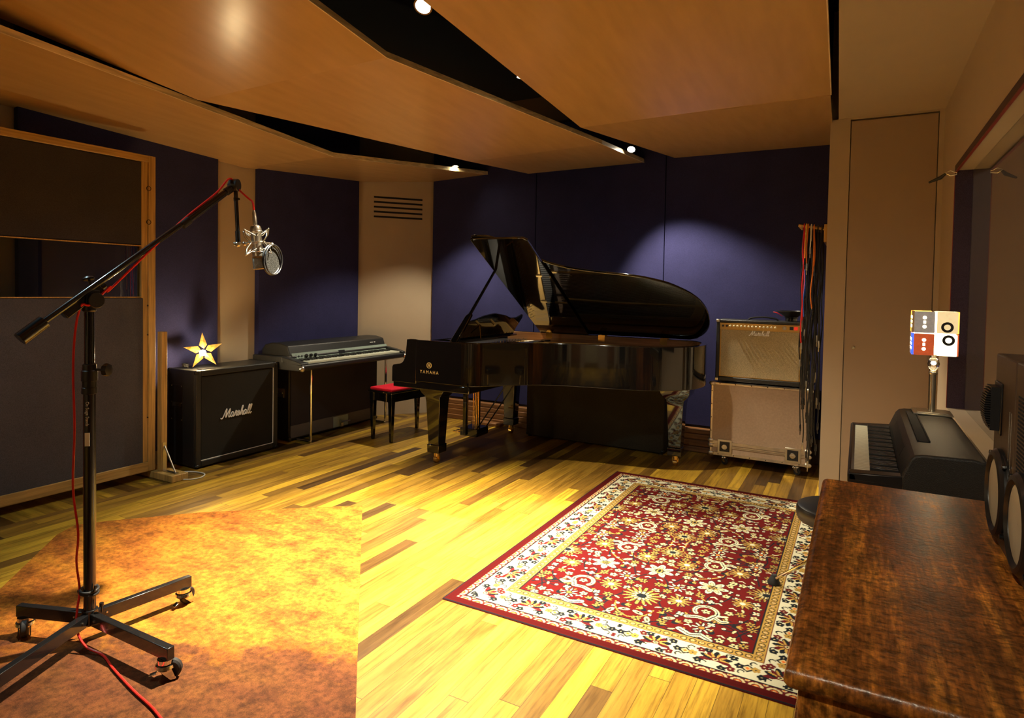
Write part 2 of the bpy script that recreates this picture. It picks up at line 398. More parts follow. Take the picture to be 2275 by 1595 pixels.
def text_mb(txt, size, T, depth=0.001, spacing=1.0, shear=0.0, xs=1.0):
    cu = bpy.data.curves.new('lettering', 'FONT'); cu.body = txt; cu.size = size; cu.extrude = depth; cu.space_character = spacing
    cu.align_x = 'CENTER'; cu.align_y = 'CENTER'; cu.shear = shear
    ob = bpy.data.objects.new('lettering', cu); COL.objects.link(ob)
    dg = bpy.context.evaluated_depsgraph_get(); me = ob.evaluated_get(dg).to_mesh()
    mb = MB(); mb._add([(v.co.x*xs, v.co.y, v.co.z) for v in me.vertices], [tuple(p.vertices) for p in me.polygons], T)
    ob.evaluated_get(dg).to_mesh_clear(); bpy.data.objects.remove(ob); bpy.data.curves.remove(cu)
    return mb
def axes(o, x, y, z=None):
    x = Vector(x).normalized(); y = Vector(y).normalized(); z = x.cross(y)
    return Matrix(((x.x, y.x, z.x, o[0]), (x.y, y.y, z.y, o[1]), (x.z, y.z, z.z, o[2]), (0, 0, 0, 1)))
# flowing script lettering, drawn stroke by stroke (unit x-height)
SCRIPT = [
 [(-.95, .1), (-.75, -.08), (-.45, .15), (-.1, 1.0), (.18, 1.72), (.3, 1.75), (.28, 1.2), (.2, .35), (.25, .1), (.5, .7), (.95, 1.55), (1.1, 1.72), (1.05, 1.2), (.9, .5), (.92, .1), (1.1, .05), (1.3, .3)],
 [(1.95, .85), (1.75, 1.0), (1.45, .75), (1.38, .3), (1.55, .02), (1.8, .2), (2.05, .9), (1.95, .3), (2.05, .05), (2.25, .2)],
 [(2.25, .2), (2.5, .95), (2.55, 1.15), (2.72, 1.0), (2.85, .95), (2.68, .35), (2.75, .05), (3.0, .2)],
 [(3.0, .2), (3.3, 1.1), (3.42, .5), (3.35, .1), (3.12, .02), (3.2, .1), (3.55, .2)],
 [(3.55, .2), (4.05, 1.2), (4.22, 1.85), (4.08, 1.9), (3.92, 1.3), (3.75, .05), (3.95, .7), (4.2, .95), (4.28, .7), (4.2, .2), (4.35, .02), (4.55, .25)],
 [(5.1, .85), (4.9, 1.0), (4.62, .75), (4.55, .3), (4.72, .02), (4.95, .2), (5.2, .9), (5.1, .3), (5.2, .05), (5.4, .25)],
 [(5.4, .25), (5.8, 1.2), (5.92, 1.9), (5.75, 1.85), (5.58, 1.1), (5.55, .3), (5.7, .02), (5.9, .25)],
 [(5.9, .25), (6.3, 1.2), (6.42, 1.9), (6.25, 1.85), (6.08, 1.1), (6.05, .3), (6.2, .02), (6.5, .35)]]
def script_mb(width, T, r=0.1):
    mb = MB(); s = width/7.4
    for st in SCRIPT:
        pts = [((x - 2.75 + 0.12*y)*s, (y-.9)*s, 0) for x, y in st]
        mb.tube(smooth(pts, 4), r*s, 6, T)
    return mb

# ---------------------------------------------------------------- room shell
def room():
    XL, YR, XR = -4.80, 5.85, 0.45; ZC = 3.4; YN = -2.2
    mb = MB()
    mb.cur = 0; mb._add([(-4.25, YN, 0), (3.0, YN, 0), (3.0, 7, 0), (-4.25, 7, 0)], [(0, 1, 2, 3)])
    mb.cur = 2; mb._add([(-4.31, YN, 0), (-4.25, YN, 0), (-4.25, 7, 0), (-4.31, 7, 0)], [(0, 1, 2, 3)])
    mb.cur = 1; mb._add([(-5.2, YN, 0), (-4.31, YN, 0), (-4.31, 7, 0), (-5.2, 7, 0)], [(0, 1, 2, 3)])
    struct('floor', mb, ['floor', 'floor_x', 'floor_strip'])
    struct('ceiling', MB().box(-5.2, 3.0, YN-.1, 7, ZC, ZC+.1), 'black')
    struct('wall_left', MB().box(XL-.2, XL, YN, 5.175, 0, ZC), 'wall')
    # angled corner pier carrying the air slots
    a = Vector((XL, 5.175, 0)); b = Vector((-4.245, YR, 0))
    struct('wall_corner', MB().prism([(a.x, a.y), (b.x, b.y), (b.x, 6.2), (XL-.2, 6.2), (XL-.2, a.y)], 0, ZC), 'wall')
    struct('wall_rear', MB().box(-4.245, -.215, YR, YR+.2, 0, ZC), 'wallbrown')
    # projecting cupboard wall on the right with its flush door
    mb = MB(); Y = 4.95
    mb.box(-.215, -.09, Y, Y+.03, 0, 2.645).box(.42, XR, Y, Y+.03, 0, 2.645).box(-.09, .42, Y, Y+.03, 2.635, 2.645).box(-.215, 3.0, Y+.03, 6.05, 0, ZC).box(XR, 3.0, Y, Y+.03, 0, ZC)
    struct('wall_cupboard', mb, 'wall')
    d = struct('door_1', MB().box(-.084, .414, Y+.002, Y+.028, 0.01, 2.622), 'door')
    k = MB().lathe([(0.004, 0), (0.004, .012), (.011, .018), (.012, .026), (.006, .031)], (-.028, Y+.002, 1.068), (0, -1, 0), 16)
    part('door_knob', k, 'nickel', d)
    # lowered ceiling over the cupboard and window side
    struct('ceiling_lowered', MB().prism([(-.165, Y), (-.105, 2.7), (-.03, YN), (.55, YN), (.55, Y)], 2.645, ZC), 'wall')
    # right wall with the control-room window
    zs, zt, yj = .80, 2.135, 4.305
    mb = MB().box(XR, .62, YN, Y, 0, zs).box(XR, .62, YN, Y, zt, 2.645).box(XR, .62, yj, Y, zs, zt).box(XR, .62, YN, -1.6, zs, zt)
    struct('wall_right', mb, 'wall')
    struct('trim_1', MB().box(.449, .53, yj-.004, yj, zs, zt), 'purple')
    struct('trim_2', MB().box(.446, .455, -1.6, yj, zt-.006, zt+.028).box(.446, .455, yj, yj+.004, zs, zt+.028), 'trimbrown')
    struct('trim_3', MB().box(.4455, .456, -1.6, yj, zt-.012, zt-.006).box(.4455, .4485, yj-.004, yj, zs, zt-.006), 'trimred')
    w = struct('window_1', MB().box(.53, .54, -1.6, yj, zs, zt), 'glass')
    struct('wall_control_room', MB().box(2.6, 2.7, YN, Y, 0, ZC).box(.62, 2.7, YN-.05, YN, 0, ZC), 'wall')
    # wall behind the viewer: beige panels, timber slats, dark curtain strips
    mb = MB(); mb.box(-5.2, 3.0, YN-.15, YN, 0, ZC)
    struct('wall_near', mb, 'wall')
    mb = MB(); x = -4.6; i = 0
    while x < .2:
        w_ = (.28, .12, .4, .2)[i % 4]; mb.cur = (0, 1, 2, 1)[i % 4]; mb.box(x, x+w_, YN, YN+.05, 0.1, 2.5); x += w_ + .12; i += 1
    struct('trim_4', mb, ['timber', 'tancloth', 'black'])
room()

def wall_panels():
    g = 'navy fabric panels across the rear wall'
    for x0, x1, lab in ((-4.235, -2.940, 'navy fabric wall panel behind the raised piano lid corner, next to the slotted pier'),
                        (-2.934, -1.603, 'navy fabric wall panel directly behind the long curve of the piano lid'),
                        (-1.597, -.222, 'navy fabric wall panel behind the tan guitar combo and hanging cables')):
        solo('wall_panel', MB().box(x0, x1, 5.80, 5.849, .22, 3.1), 'blue', lab, 'wall panel', g, .004)
    g = 'navy fabric panels on the left wall'
    for y0, y1, lab in ((2.02, 3.46, 'navy fabric wall panel partly hidden by the timber framed screen'),
                        (3.87, 5.16, 'navy fabric wall panel rising behind the electric piano')):
        solo('wall_panel', MB().box(-4.799, -4.745, y0, y1, .12, 3.1), 'blue', lab, 'wall panel', g, .004)
wall_panels()

def vent():
    d = Vector((.555, .675, 0)).normalized(); n = Vector((d.y, -d.x, 0))
    o = Vector((-4.51, 5.53, 0))  # centre on pier face
    T = axes((o.x, o.y, 0), d, (0, 0, 1))  # x along, y up, z = normal (d x z)
    t = thing('air_vent', 'five black horizontal air slots cut high in the beige pier', 'vent', T=T)
    a0, a1 = -.27, .27
    for i in range(5):
        z = 2.405 - i*.053
        part('slot', MB().box(a0, a1, z-.010, z+.010, -.004, .003), 'black', t, world=False)
def ply_panel(pts, label, th=.022):
    P = [Vector(p) for p in pts]; n = sum(((P[i]-P[0]).cross(P[i+1]-P[0]) for i in range(1, len(P)-1)), Vector()).normalized()
    if n.z < 0: n = -n
    # keep the sheet flat: push the remaining corners on to the plane
    P = [p - Vector((0, 0, 1))*((p-P[0]).dot(n)/n.z) for p in P]
    c = sum(P, Vector())/len(P)
    T = Matrix.Translation(c)
    t = thing('ceiling_panel', label, 'ceiling panel', T=T, group='angled plywood ceiling panels')
    q = [p + n*th for p in P]
    mb = MB(); k = len(P)
    mb.loft([P, q], True); part('sheet', mb, 'ply', t)
    return t, P, n
def edge_strip(t, a, b, n, w=.012, th=.034, side=1):
    a = Vector(a); b = Vector(b); d = (b-a).normalized(); s = d.cross(n).normalized()*side
    mb = MB()
    r = [[p - n*.002, p - n*.002 + s*w*.5, p + n*th + s*w*.5, p + n*th] for p in (a, b)]
    mb.loft(r); part('edge_batten', mb, 'plyedge', t, label='lit-toned timber edge strip')
def clouds():
    A1 = [(-3.872, 3.892, 2.500), (-3.50, -.6, 2.724), (-4.80, -.6, 2.654), (-4.79, 3.759, 2.446)]
    A2 = [(-3.872, 3.892, 2.500), (-3.52, 5.845, 2.64), (-4.251, 5.839, 2.615), (-4.79, 5.16, 2.55), (-4.79, 3.759, 2.446)]
    B1 = [(-2.344, 2.752, 2.700), (-2.39, 1.646, 2.902), (-2.42, .95, 3.03), (-4.01, .45, 2.93), (-3.833, 1.558, 2.745), (-3.681, 2.538, 2.580)]
    B2 = [(-2.344, 2.752, 2.700), (-1.866, 4.830, 2.610), (-2.971, 4.592, 2.515), (-3.681, 2.538, 2.580)]
    B3 = [(-1.866, 4.830, 2.610), (-1.811, 5.790, 2.633), (-2.840, 5.431, 2.542), (-2.971, 4.592, 2.515)]
    C1 = [(-1.799, 4.239, 2.600), (-.187, 4.175, 2.600), (-.10, -.6, 3.1), (-1.95, -.6, 3.1)]
    C2 = [(-1.799, 4.239, 2.600), (-.187, 4.175, 2.600), (-.222, 5.79, 2.652), (-1.52, 5.79, 2.652)]
    out = {}
    for nm, p, lab in (('A1', A1, 'leftmost long plywood ceiling panel sloping along the left wall above the screen'),
                       ('A2', A2, 'plywood ceiling panel running from the left fold to the slotted pier'),
                       ('B1', B1, 'plywood ceiling panel top left with the bright lamp sheen'),
                       ('B2', B2, 'middle plywood ceiling panel tapering away above the piano and bench'),
                       ('B3', B3, 'small plywood ceiling panel meeting the rear wall between two downlights'),
                       ('C1', C1, 'large plywood ceiling panel top right beside the beige lowered ceiling'),
                       ('C2', C2, 'brown plywood ceiling panel meeting the rear wall above the guitar combo')):
        out[nm] = ply_panel(p, lab)
    for nm, i, j in (('A1', 0, 1), ('A2', 0, 1), ('B1', 0, 1), ('B2', 0, 1), ('B3', 0, 1), ('C1', 2, 1)):
        t, P, n = out[nm]; a, b = P[i], P[j]
        mid = sum(P, Vector())/len(P); s = (b-a).normalized().cross(n); side = 1 if s.dot(a-mid) > 0 else -1
        edge_strip(t, a, b, n, side=side)
clouds()
vent()

# ---------------------------------------------------------------- ceiling lamps (each lamp carries its own light)
def downlight(loc, target, label, power, angle, blend, tilt=(0, 0, -1), face='bulb', r=.035, color=WARM, size=.03):
    t = thing('downlight', label, 'ceiling lamp', loc, group='downlights between the ceiling panels')
    d = (Vector(target)-Vector(loc)).normalized() if tilt is None else Vector(tilt).normalized()
    c = Vector(loc)
    part('housing', MB().lathe([(r*.55, -.12), (r*1.05, -.10), (r*1.15, 0), (r*1.15, .012), (r*.95, .012), (r*.9, -.01)], c, d, 24), 'blackmet', t)
    part('lamp_face', MB().lathe([(.001, .004), (r*.6, .006), (r*.88, .0)], c, d, 24), face, t)
    part('bracket', MB().cyl(c - d*.12, (c.x, c.y, 3.4), .008), 'blackmet', t)
    spot(c + d*.03, target, power, angle, blend, color, size)
    return t
downlight((-1.90, 2.50, 2.80), (-2.0, 2.5, 0), 'largest, blinding downlight at the top edge of the photo', 2300, 75, 1.0, tilt=(.12, -.5, -.8), r=.04)
downlight((-1.86, 3.44, 2.74), (-.9, 3.9, 0), 'small downlight peeping past the edge of the top right ceiling panel', 300, 72, .8, face='bulbs', r=.03)
downlight((-1.77, 5.30, 2.66), (-.95, 5.15, 0), 'bright downlight near the rear wall over the piano tail', 260, 88, .45, tilt=(.1, -.6, -.8), r=.035)
downlight((-3.60, 5.30, 2.66), (-3.75, 4.85, 0), 'downlight near the rear wall beside the slotted pier', 260, 92, .45, face='bulbs', r=.032)
# lights added out of view without lamp bodies, then the cassette lamp's glow
spot((-1.95, -.9, 2.9), (-2.3, -2.2, .9), 300, 110, 1.0)  # added behind the viewer so the near wall shows in the piano lacquer
spot((-3.3, 1.05, 2.62), (-3.1, 1.9, .9), 60, 115, 1.0, (.66, .93, 1.0), .05)  # added cool light left of view, for glints on the boom
point((1.7, 2.2, 2.6), 13, (1, .93, .85), .1)  # added unseen light in the control room to lift the window glass
spot((-.45, -.35, 2.55), (.1, 1.8, .8), 90, 70, 1.0)  # added unseen light to brighten the console top
point((.30, 3.4, 1.128), 1.3, (1, .62, .28), .007)

# ---------------------------------------------------------------- persian rug
def rug_pattern(nx, ny, Wd, Ld):
    hx, hy = nx//2, ny//2
    X, Y = np.meshgrid(np.linspace(0, Wd/2, hx), np.linspace(0, Ld/2, hy), indexing='ij')
    RED = np.array((.098, .005, .005)); CR = np.array((.54, .45, .23)); WH = np.array((.56, .54, .38)); GO = np.array((.36, .22, .050)); DK = np.array((.010, .012, .016)); MR = np.array((.10, .010, .012)); OR = np.array((.62, .16, .03))
    C = np.zeros((hx, hy, 3)); C[:] = RED
    def disc(cx, cy, r, col, A=X, B=Y): C[(A-cx)**2+(B-cy)**2 < r*r] = col
    def ell(cx, cy, a, b, ang, col, A=X, B=Y, lim=None):
        c, s = math.cos(ang), math.sin(ang); u = (A-cx)*c+(B-cy)*s; v = -(A-cx)*s+(B-cy)*c
        m = (u/a)**2+(v/b)**2 < 1
        if lim is not None: m &= lim
        C[m] = col
    def line(pts, w, col, A=X, B=Y):
        m = np.zeros_like(X, bool)
        for (x0, y0), (x1, y1) in zip(pts[:-1], pts[1:]):
            bx0, bx1, by0, by1 = min(x0, x1)-w, max(x0, x1)+w, min(y0, y1)-w, max(y0, y1)+w
            dx, dy = x1-x0, y1-y0; l = dx*dx+dy*dy+1e-12
            t = np.clip(((A-x0)*dx+(B-y0)*dy)/l, 0, 1); m |= (A-x0-t*dx)**2+(B-y0-t*dy)**2 < (w/2)**2
        C[m] = col
    def flower(cx, cy, n, r, pw, col, mid, ring=None, rot=0.0, out=DK):
        for i in range(n):
            a = rot+2*PI*i/n; ell(cx+math.cos(a)*r*.62, cy+math.sin(a)*r*.62, r*.46+.003, pw+.0028, a, out)
        for i in range(n):
            a = rot+2*PI*i/n; ell(cx+math.cos(a)*r*.62, cy+math.sin(a)*r*.62, r*.42, pw, a, col)
        if ring is not None: disc(cx, cy, r*.42, ring)
        disc(cx, cy, r*.27, mid)
    rs = random.Random(5)
    # vines
    for k in range(44):
        x = rs.uniform(.27, .78); y = rs.uniform(.27, 1.18); a = rs.uniform(0, 6.28); p = [(x, y)]
        bend = rs.uniform(-.5, .5)
        for j in range(9):
            a += bend*.6; x += math.cos(a)*.03; y += math.sin(a)*.03; p.append((x, y))
        line(p, .0072, DK if k % 4 else GO)
    # scatter of small blooms on a jittered grid
    px = .29
    while px < .80:
        py = .285
        while py < 1.2:
            x = px+rs.uniform(-.012, .012); y = py+rs.uniform(-.012, .012); k = rs.randrange(7); a = rs.uniform(0, 3)
            if k not in (4, 5): ell(x, y, .021, .016, a, DK*1.0) if k in (0, 1, 3) else None
            if k == 0: flower(x, y, 5, .019, .006, CR, DK, rot=a)
            elif k == 1: flower(x, y, 4, .017, .006, WH, OR, rot=a)
            elif k == 2: ell(x, y, .018, .008, a, DK); ell(x, y, .015, .0055, a, CR)
            elif k == 3:
                for q in (-.7, 0, .7): ell(x+math.cos(a+q)*.013, y+math.sin(a+q)*.013, .015, .004, a+q, GO)
            elif k == 4: flower(x, y, 6, .022, .0045, GO, DK, rot=a)
            elif k == 5: disc(x, y, .011, DK); disc(x, y, .008, WH); disc(x, y, .003, DK)
            else: line([(x-.014, y-.006), (x, y+.007), (x+.014, y-.002)], .0065, WH)
            py += .051
        px += .051
    def clear(x, y, r, A=X, B=Y): disc(x, y, r, RED)
    def scroll(cx, cy, fx=1, fy=1, s=1.0):
        clear(cx, cy, .062*s)
        arc = [(cx+fx*.045*s*math.cos(t), cy+fy*.045*s*math.sin(t)) for t in np.linspace(R(210), R(-40), 26)]
        body = [(cx-fx*.037*s, cy-fy*.024*s), (cx-fx*.020*s, cy-fy*.062*s), (cx+fx*.022*s, cy-fy*.058*s), (cx+fx*.062*s, cy-fy*.075*s)]
        horn = [(cx-fx*.037*s, cy-fy*.03*s), (cx-fx*.070*s, cy-fy*.055*s), (cx-fx*.088*s, cy-fy*.043*s)]
        horn2 = [(cx-fx*.040*s, cy-fy*.02*s), (cx-fx*.082*s, cy-fy*.002*s)]
        for w, c in ((.030, DK), (.024, GO), (.020, WH), (.0055, DK)):
            line(arc, w*s*.8, c); line(body, w*s, c); line(horn, w*s*.85, c)
            if w > .01: line(horn2, w*s*.6, c)
        flower(cx, cy, 5, .018*s, .006, CR, DK)
    def sunf(x, y, s=1.0):
        clear(x, y, .085*s); flower(x, y, 16, .085*s, .0065*s, GO, DK, DK); flower(x, y, 12, .045*s, .005*s, CR, DK, OR); disc(x, y, .022*s, DK)
    def pomp(x, y, a=0):
        clear(x, y, .08); flower(x, y, 7, .07, .015, WH, DK, rot=a); flower(x, y, 7, .05, .007, CR, GO, DK, rot=a); ell(x, y, .028, .010, a, GO); ell(x, y, .018, .005, a, DK)
    def daisy(x, y, s=1.0): clear(x, y, .045*s); flower(x, y, 11, .052*s, .0052, GO, WH)
    def star(x, y, s=1.0): clear(x, y, .038*s); flower(x, y, 8, .042*s, .004, WH, OR, DK)
    def pod(x, y, a): ell(x, y, .030, .015, a, DK); ell(x, y, .026, .012, a, CR); ell(x, y, .011, .0045, a, DK)
    scroll(.490, .500, 1, 1, 1.08); scroll(.548, 1.000, 1, -1, 1.02)
    sunf(.7825, .496); sunf(.7825, 1.06, .75); sunf(.275, .80, .8)
    pomp(.512, .750, .4); pomp(.7825, .80, 1.57)
    daisy(.620, .535); daisy(.422, .977); daisy(.68, .94); daisy(.36, .66, .9)
    star(.478, .352); star(.565, 1.155); star(.36, 1.10, .9); star(.66, .66)
    pod(.752, .337, .3); pod(.70, .30, 1.2); pod(.62, .36, -.5); pod(.60, .85, .7); pod(.43, .84, -1)
    # half scroll by the end border
    for w, c in ((.034, DK), (.027, WH), (.006, DK)): line([(.43, .268), (.47, .292), (.51, .272), (.56, .300)], w, c)
    # ---- borders, painted in (along, across) coordinates
    D = np.minimum(X, Y); S = np.where(X < Y, Y, X)
    def band(a, b, col): C[(D >= a) & (D < b)] = col
    band(0, .045, RED*.62); band(.0, .004, DK); band(.020, .024, RED*.5); band(.045, .083, MR)
    band(.0830, .213, WH)
    per = .063; u = (S % per)-per/2; v = D-.047
    for r0, r1, c in ((.017, .027, CR), (.006, .0115, OR), (0, .005, CR)):
        q = np.sqrt(u*u+(v*1.15)**2); C[(q >= r0) & (q < r1) & (D >= .046) & (D < .077)] = c
    u2 = ((S+per/2) % per)-per/2; q = np.sqrt(u2*u2+(D-.072)**2); C[(q < .0085)] = CR; C[(q < .004)] = OR
    band(.0765, .0815, DK); band(.0815, .0835, WH)
    def bell(u_, c0, a, b, ang, col, s0=0):
        cc, ss = math.cos(ang), math.sin(ang); p = (u_-s0); w = D-c0; e = p*cc+w*ss; f = -p*ss+w*cc
        m = ((e/a)**2+(f/b)**2 < 1) & (D > .085) & (D < .210); C[m] = col
    def stamp(u_):
        # maroon palmette with leaves
        for k in range(7):
            a = -.3+k*.62; bell(u_, .145+.026*math.sin(a), .032, .0125, a, DK if k % 2 else MR, .032*math.cos(a))
        for k in range(5):
            a = .4+k*.7; bell(u_, .148+.024*math.sin(a), .022, .0045, a, GO*1.2, .030*math.cos(a))
        bell(u_, .145, .017, .014, 0, MR); bell(u_, .145, .011, .009, 0, CR); bell(u_, .145, .006, .005, 0, DK)
    P = .236
    uu = ((S-.145+P/2) % P)-P/2
    stamp(uu)
    for off, side in ((P/2, 0),):
        w2 = ((S-.145) % P)-P/2
        m = (np.abs(w2)+np.abs(D-.148)*1.1 < .030) & (D > .085) & (D < .21); C[m] = DK
        m = (np.abs(w2)+np.abs(D-.148)*1.1 < .019); C[m] = CR
        m = (np.abs(w2)+np.abs(D-.148)*1.1 < .010); C[m] = OR
    for off, c0, col in ((.062, .112, DK), (.062, .188, MR), (-.062, .110, MR), (-.062, .190, DK), (.088, .150, GO), (-.088, .150, DK), (.035, .198, DK), (-.030, .098, DK)):
        w2 = ((S-.145-off+P/2) % P)-P/2
        for k in range(5):
            a = k*1.256; bell(w2, c0+.0095*math.sin(a), .0095, .0078, a, col, .0095*math.cos(a))
        bell(w2, c0, .0035, .0035, 0, CR if col is not GO else DK)
    for off, c0 in ((.040, .105), (-.045, .192), (.100, .185), (-.10, .112)):
        w2 = ((S-.145-off+P/2) % P)-P/2; q = np.sqrt(w2**2+(D-c0)**2); C[(q > .009) & (q < .0155) & ((w2+D-c0) > -.006) & (D > .085) & (D < .21)] = DK
    band(.2115, .2150, MR); band(.2150, .2580, GO)
    per = .0362; u = (S % per)-per/2; q = np.sqrt(u*u+((D-.2362))**2)
    gb = (D > .215) & (D < .258)
    C[gb & (q < .0148)] = DK; C[gb & (q < .0108)] = GO*1.1; C[gb & (q < .0058)] = CR; C[gb & (q < .0028)] = OR*.7
    band(.2565, .2635, DK)
    full = np.zeros((nx, ny, 3)); full[:hx, :hy] = C; full[nx-hx:, :hy] = C[::-1]; full[:hx, ny-hy:] = C[:, ::-1]; full[nx-hx:, ny-hy:] = C[::-1, ::-1]
    return full
def persian_rug():
    Wd, Ld = 1.565, 2.375; nx, ny = 450, 680; x0, y0, h = -1.633, 2.352, .007
    col = rug_pattern(nx, ny, Wd, Ld)
    xs = np.linspace(0, Wd, nx); ys = np.linspace(0, Ld, ny)
    X, Y = np.meshgrid(xs, ys, indexing='ij')
    Z = np.full_like(X, h); V = np.stack([X, Y, Z], -1).reshape(-1, 3)
    i = np.arange(nx-1)[:, None]*ny + np.arange(ny-1)[None]; F = np.stack([i, i+ny, i+ny+1, i+1], -1).reshape(-1, 4)
    # side wall ring
    ring = np.concatenate([np.arange(nx)*ny, (nx-1)*ny+np.arange(1, ny), np.arange(nx-2, -1, -1)*ny+ny-1, np.arange(ny-2, 0, -1)])
    low = V[ring].copy(); low[:, 2] = 0.0005; k = len(V); m = len(ring); V = np.concatenate([V, low])
    a = np.arange(m); b = (a+1) % m; F = np.concatenate([F, np.stack([ring[a], k+a, k+b, ring[b]], -1)])
    me = bpy.data.meshes.new('persian_rug'); me.vertices.add(len(V)); me.vertices.foreach_set('co', V.ravel())
    me.loops.add(F.size); me.loops.foreach_set('vertex_index', F.ravel()); me.polygons.add(len(F))
    me.polygons.foreach_set('loop_start', np.arange(len(F))*4); me.update(calc_edges=True); me.validate()
    at = me.color_attributes.new('weave', 'FLOAT_COLOR', 'POINT')
    c4 = np.ones((len(V), 4)); c4[:nx*ny, :3] = col.reshape(-1, 3); c4[nx*ny:, :3] = (.1, .006, .006)
    at.data.foreach_set('color', c4.ravel()); me.materials.append(MAT['rug'])
    o = bpy.data.objects.new('persian_rug', me); COL.objects.link(o); o.location = (x0, y0, 0); ROOT[o] = o.matrix_world
    put(o, 'red persian rug with cream floral border lying on the floorboards', 'rug')
persian_rug()
def orange_rug():
    c = [(-1.30, 1.25), (-2.784, 3.087), (-3.30, 2.70), (-3.62, 2.38), (-3.87, 2.12), (-3.985, 1.955), (-3.86, 1.80), (-3.429, 1.38), (-2.2, .2), (-1.3, .5), (-.9, .85)]
    c = [(-2.784, 3.087), (-3.536, 2.477), (-3.869, 2.10), (-3.965, 1.965), (-3.90, 1.84), (-3.429, 1.385), (-1.9, .05), (-.35, .05), (-1.02, 1.1), (-1.419, 1.552)]
    out = [Vector((*p, 0)) for p in c]
    mb = MB().prism([(p.x, p.y) for p in out], .0006, .007)
    o = solo('orange_carpet', mb, 'orug', 'worn orange carpet piece with a dirty brown end under the microphone stand', 'carpet')
orange_rug()

# ---------------------------------------------------------------- grand piano (own coordinates: x = keyboard to tail, y = treble to bass)
PX, PY = -2.988, 4.171
def offset(poly, d):
    n = len(poly); out = []
    for i in range(n):
        a, b, c = Vector(poly[i-1][:2]), Vector(poly[i][:2]), Vector(poly[(i+1) % n][:2])
        e1 = (b-a).normalized(); e2 = (c-b).normalized(); n1 = Vector((-e1.y, e1.x)); n2 = Vector((-e2.y, e2.x))
        m = (n1+n2); m = m.normalized() if m.length > 1e-6 else n1
        k = d/max(m.dot(n1), .4); out.append((b.x+m.x*k, b.y+m.y*k))
    return out
def grand_piano():
    t = thing('grand_piano', 'glossy black grand piano with propped open lid and gold lettering on its side', 'piano', (PX, PY, 0))
    P = lambda n, mb, m, par=None, **k: part(n, mb, m, par or t, world=False, **k)
    core = [(.26, -.14), (.38, -.138), (.46, -.10), (.56, .01), (.67, .135), (.76, .215), (.86, .275), (.98, .322), (1.11, .355), (1.25, .382), (1.39, .408), (1.50, .435), (1.59, .47), (1.68, .515), (1.76, .58), (1.84, .67), (1.895, .78), (1.92, .92), (1.915, 1.06), (1.89, 1.19), (1.84, 1.30), (1.77, 1.375), (1.68, 1.40)]
    cs = [tuple(p[:2]) for p in smooth([(a, b, 0) for a, b in core], 4)]
    outer = [(-.19, -.14)] + cs + [(-.19, 1.40)]
    outer_cl = outer
    inner = offset(outer_cl, .045); inner[0] = (-.19, -.095); inner[-1] = (-.19, 1.355)
    z0, z1 = .675, 1.008
    P('rim', MB().strip(outer, inner, z0, z1, closed=False), 'piano', bev=.004)
    inn2 = offset(outer_cl, .0455); inn2[0] = (-.10, -.0945); inn2[-1] = (-.10, 1.3545)
    inn3 = offset(outer_cl, .052); inn3[0] = (-.10, -.088); inn3[-1] = (-.10, 1.348)
    P('inner_rim', MB().strip(inn2, inn3, .80, 1.004, closed=False), 'innerwood')
    P('soundboard', MB().prism(inn2, .78, .80), 'spruce')
    bottom = offset(outer_cl, .03); P('bottom_board', MB().prism([p for p in bottom if p[0] > .3] , .70, .72), 'pianosat')
    # iron plate with openings suggested by bars
    pl = offset(outer_cl, .075); pl = [p for p in pl if p[0] > .16]; pl = [(.16, -.06)] + pl + [(.16, 1.32)]
    pin = offset(outer_cl, .16); pin = [p for p in pin if p[0] > .16]; pin = [(.34, -.02)] + pin + [(.34, 1.24)]
    mb = MB()
    mb.box(.10, .34, -.06, 1.32, .905, .925)
    n = min(len(pl), len(pin)); 
    a = [pl[int(i*(len(pl)-1)/(59))] for i in range(60)]; b = [pin[int(i*(len(pin)-1)/(59))] for i in range(60)]
    mb.strip(a, b, .890, .905, closed=False)
    plate = P('iron_plate', mb, 'gold')
    for y0, x1, y1 in ((.10, .72, .33), (.42, 1.28, .50), (.78, 1.70, .80), (1.05, 1.80, 1.12)):
        P('plate_bar', MB().tube([(.30, y0, .935), ((.30+x1)/2, (y0+y1)/2, .945), (x1, y1, .905)], .012, 6), 'gold', plate)
    mb = MB()
    for i in range(84):
        y = -.02 + i*1.28/83; xe = .45 + 1.38*min(1, (i/50.0))**.8
        ye = y*.55+.55; ye = max(ye, .05) if i > 20 else y+.10
        if i < 20: xe = .42+.02*i
        mb.tube([(.20, y, .932), (xe, min(ye, 1.28), .925)], .0012, 3)
    s = P('strings', mb, 'nickel'); s['kind'] = 'stuff'
    mb = MB()
    for i in range(60): mb.box(.37, .45, -.03+i*.0205, -.03+i*.0205+.014, .940, .955)
    s = P('dampers', mb, 'blackpl'); s['kind'] = 'stuff'
    mb = MB()
    for i in range(70): mb.cyl((.14+.02*(i % 3), -.04+i*.0185, .925), (.14+.02*(i % 3), -.04+i*.0185, .955), .0032, n=6)
    s = P('tuning_pins', mb, 'nickel'); s['kind'] = 'stuff'
    # arms (cheeks) with the curved step
    arm = [(-.345, .660), (-.345, .775), (-.335, .793), (-.30, .800), (-.262, .806), (-.232, .828), (-.214, .868), (-.204, .93), (-.196, 1.008), (.10, 1.008), (.10, .660)]
    arm = [tuple(p[:2]) for p in smooth([(a, b, 0) for a, b in arm[2:9]], 4)]
    arm = [(-.345, .655), (-.345, .775)] + arm + [(-.10, 1.008), (-.10, .655)]
    for y0, y1 in ((-.1405, -.085), (1.345, 1.4005)):
        T = Matrix(((1, 0, 0, 0), (0, 0, 1, 0), (0, 1, 0, 0), (0, 0, 0, 1)))
        P('arm', MB().prism(arm, y0, y1, T), 'piano', bev=.004)
    P('keybed', MB().box(-.335, .40, -.135, 1.395, .615, .672), 'piano', bev=.006)
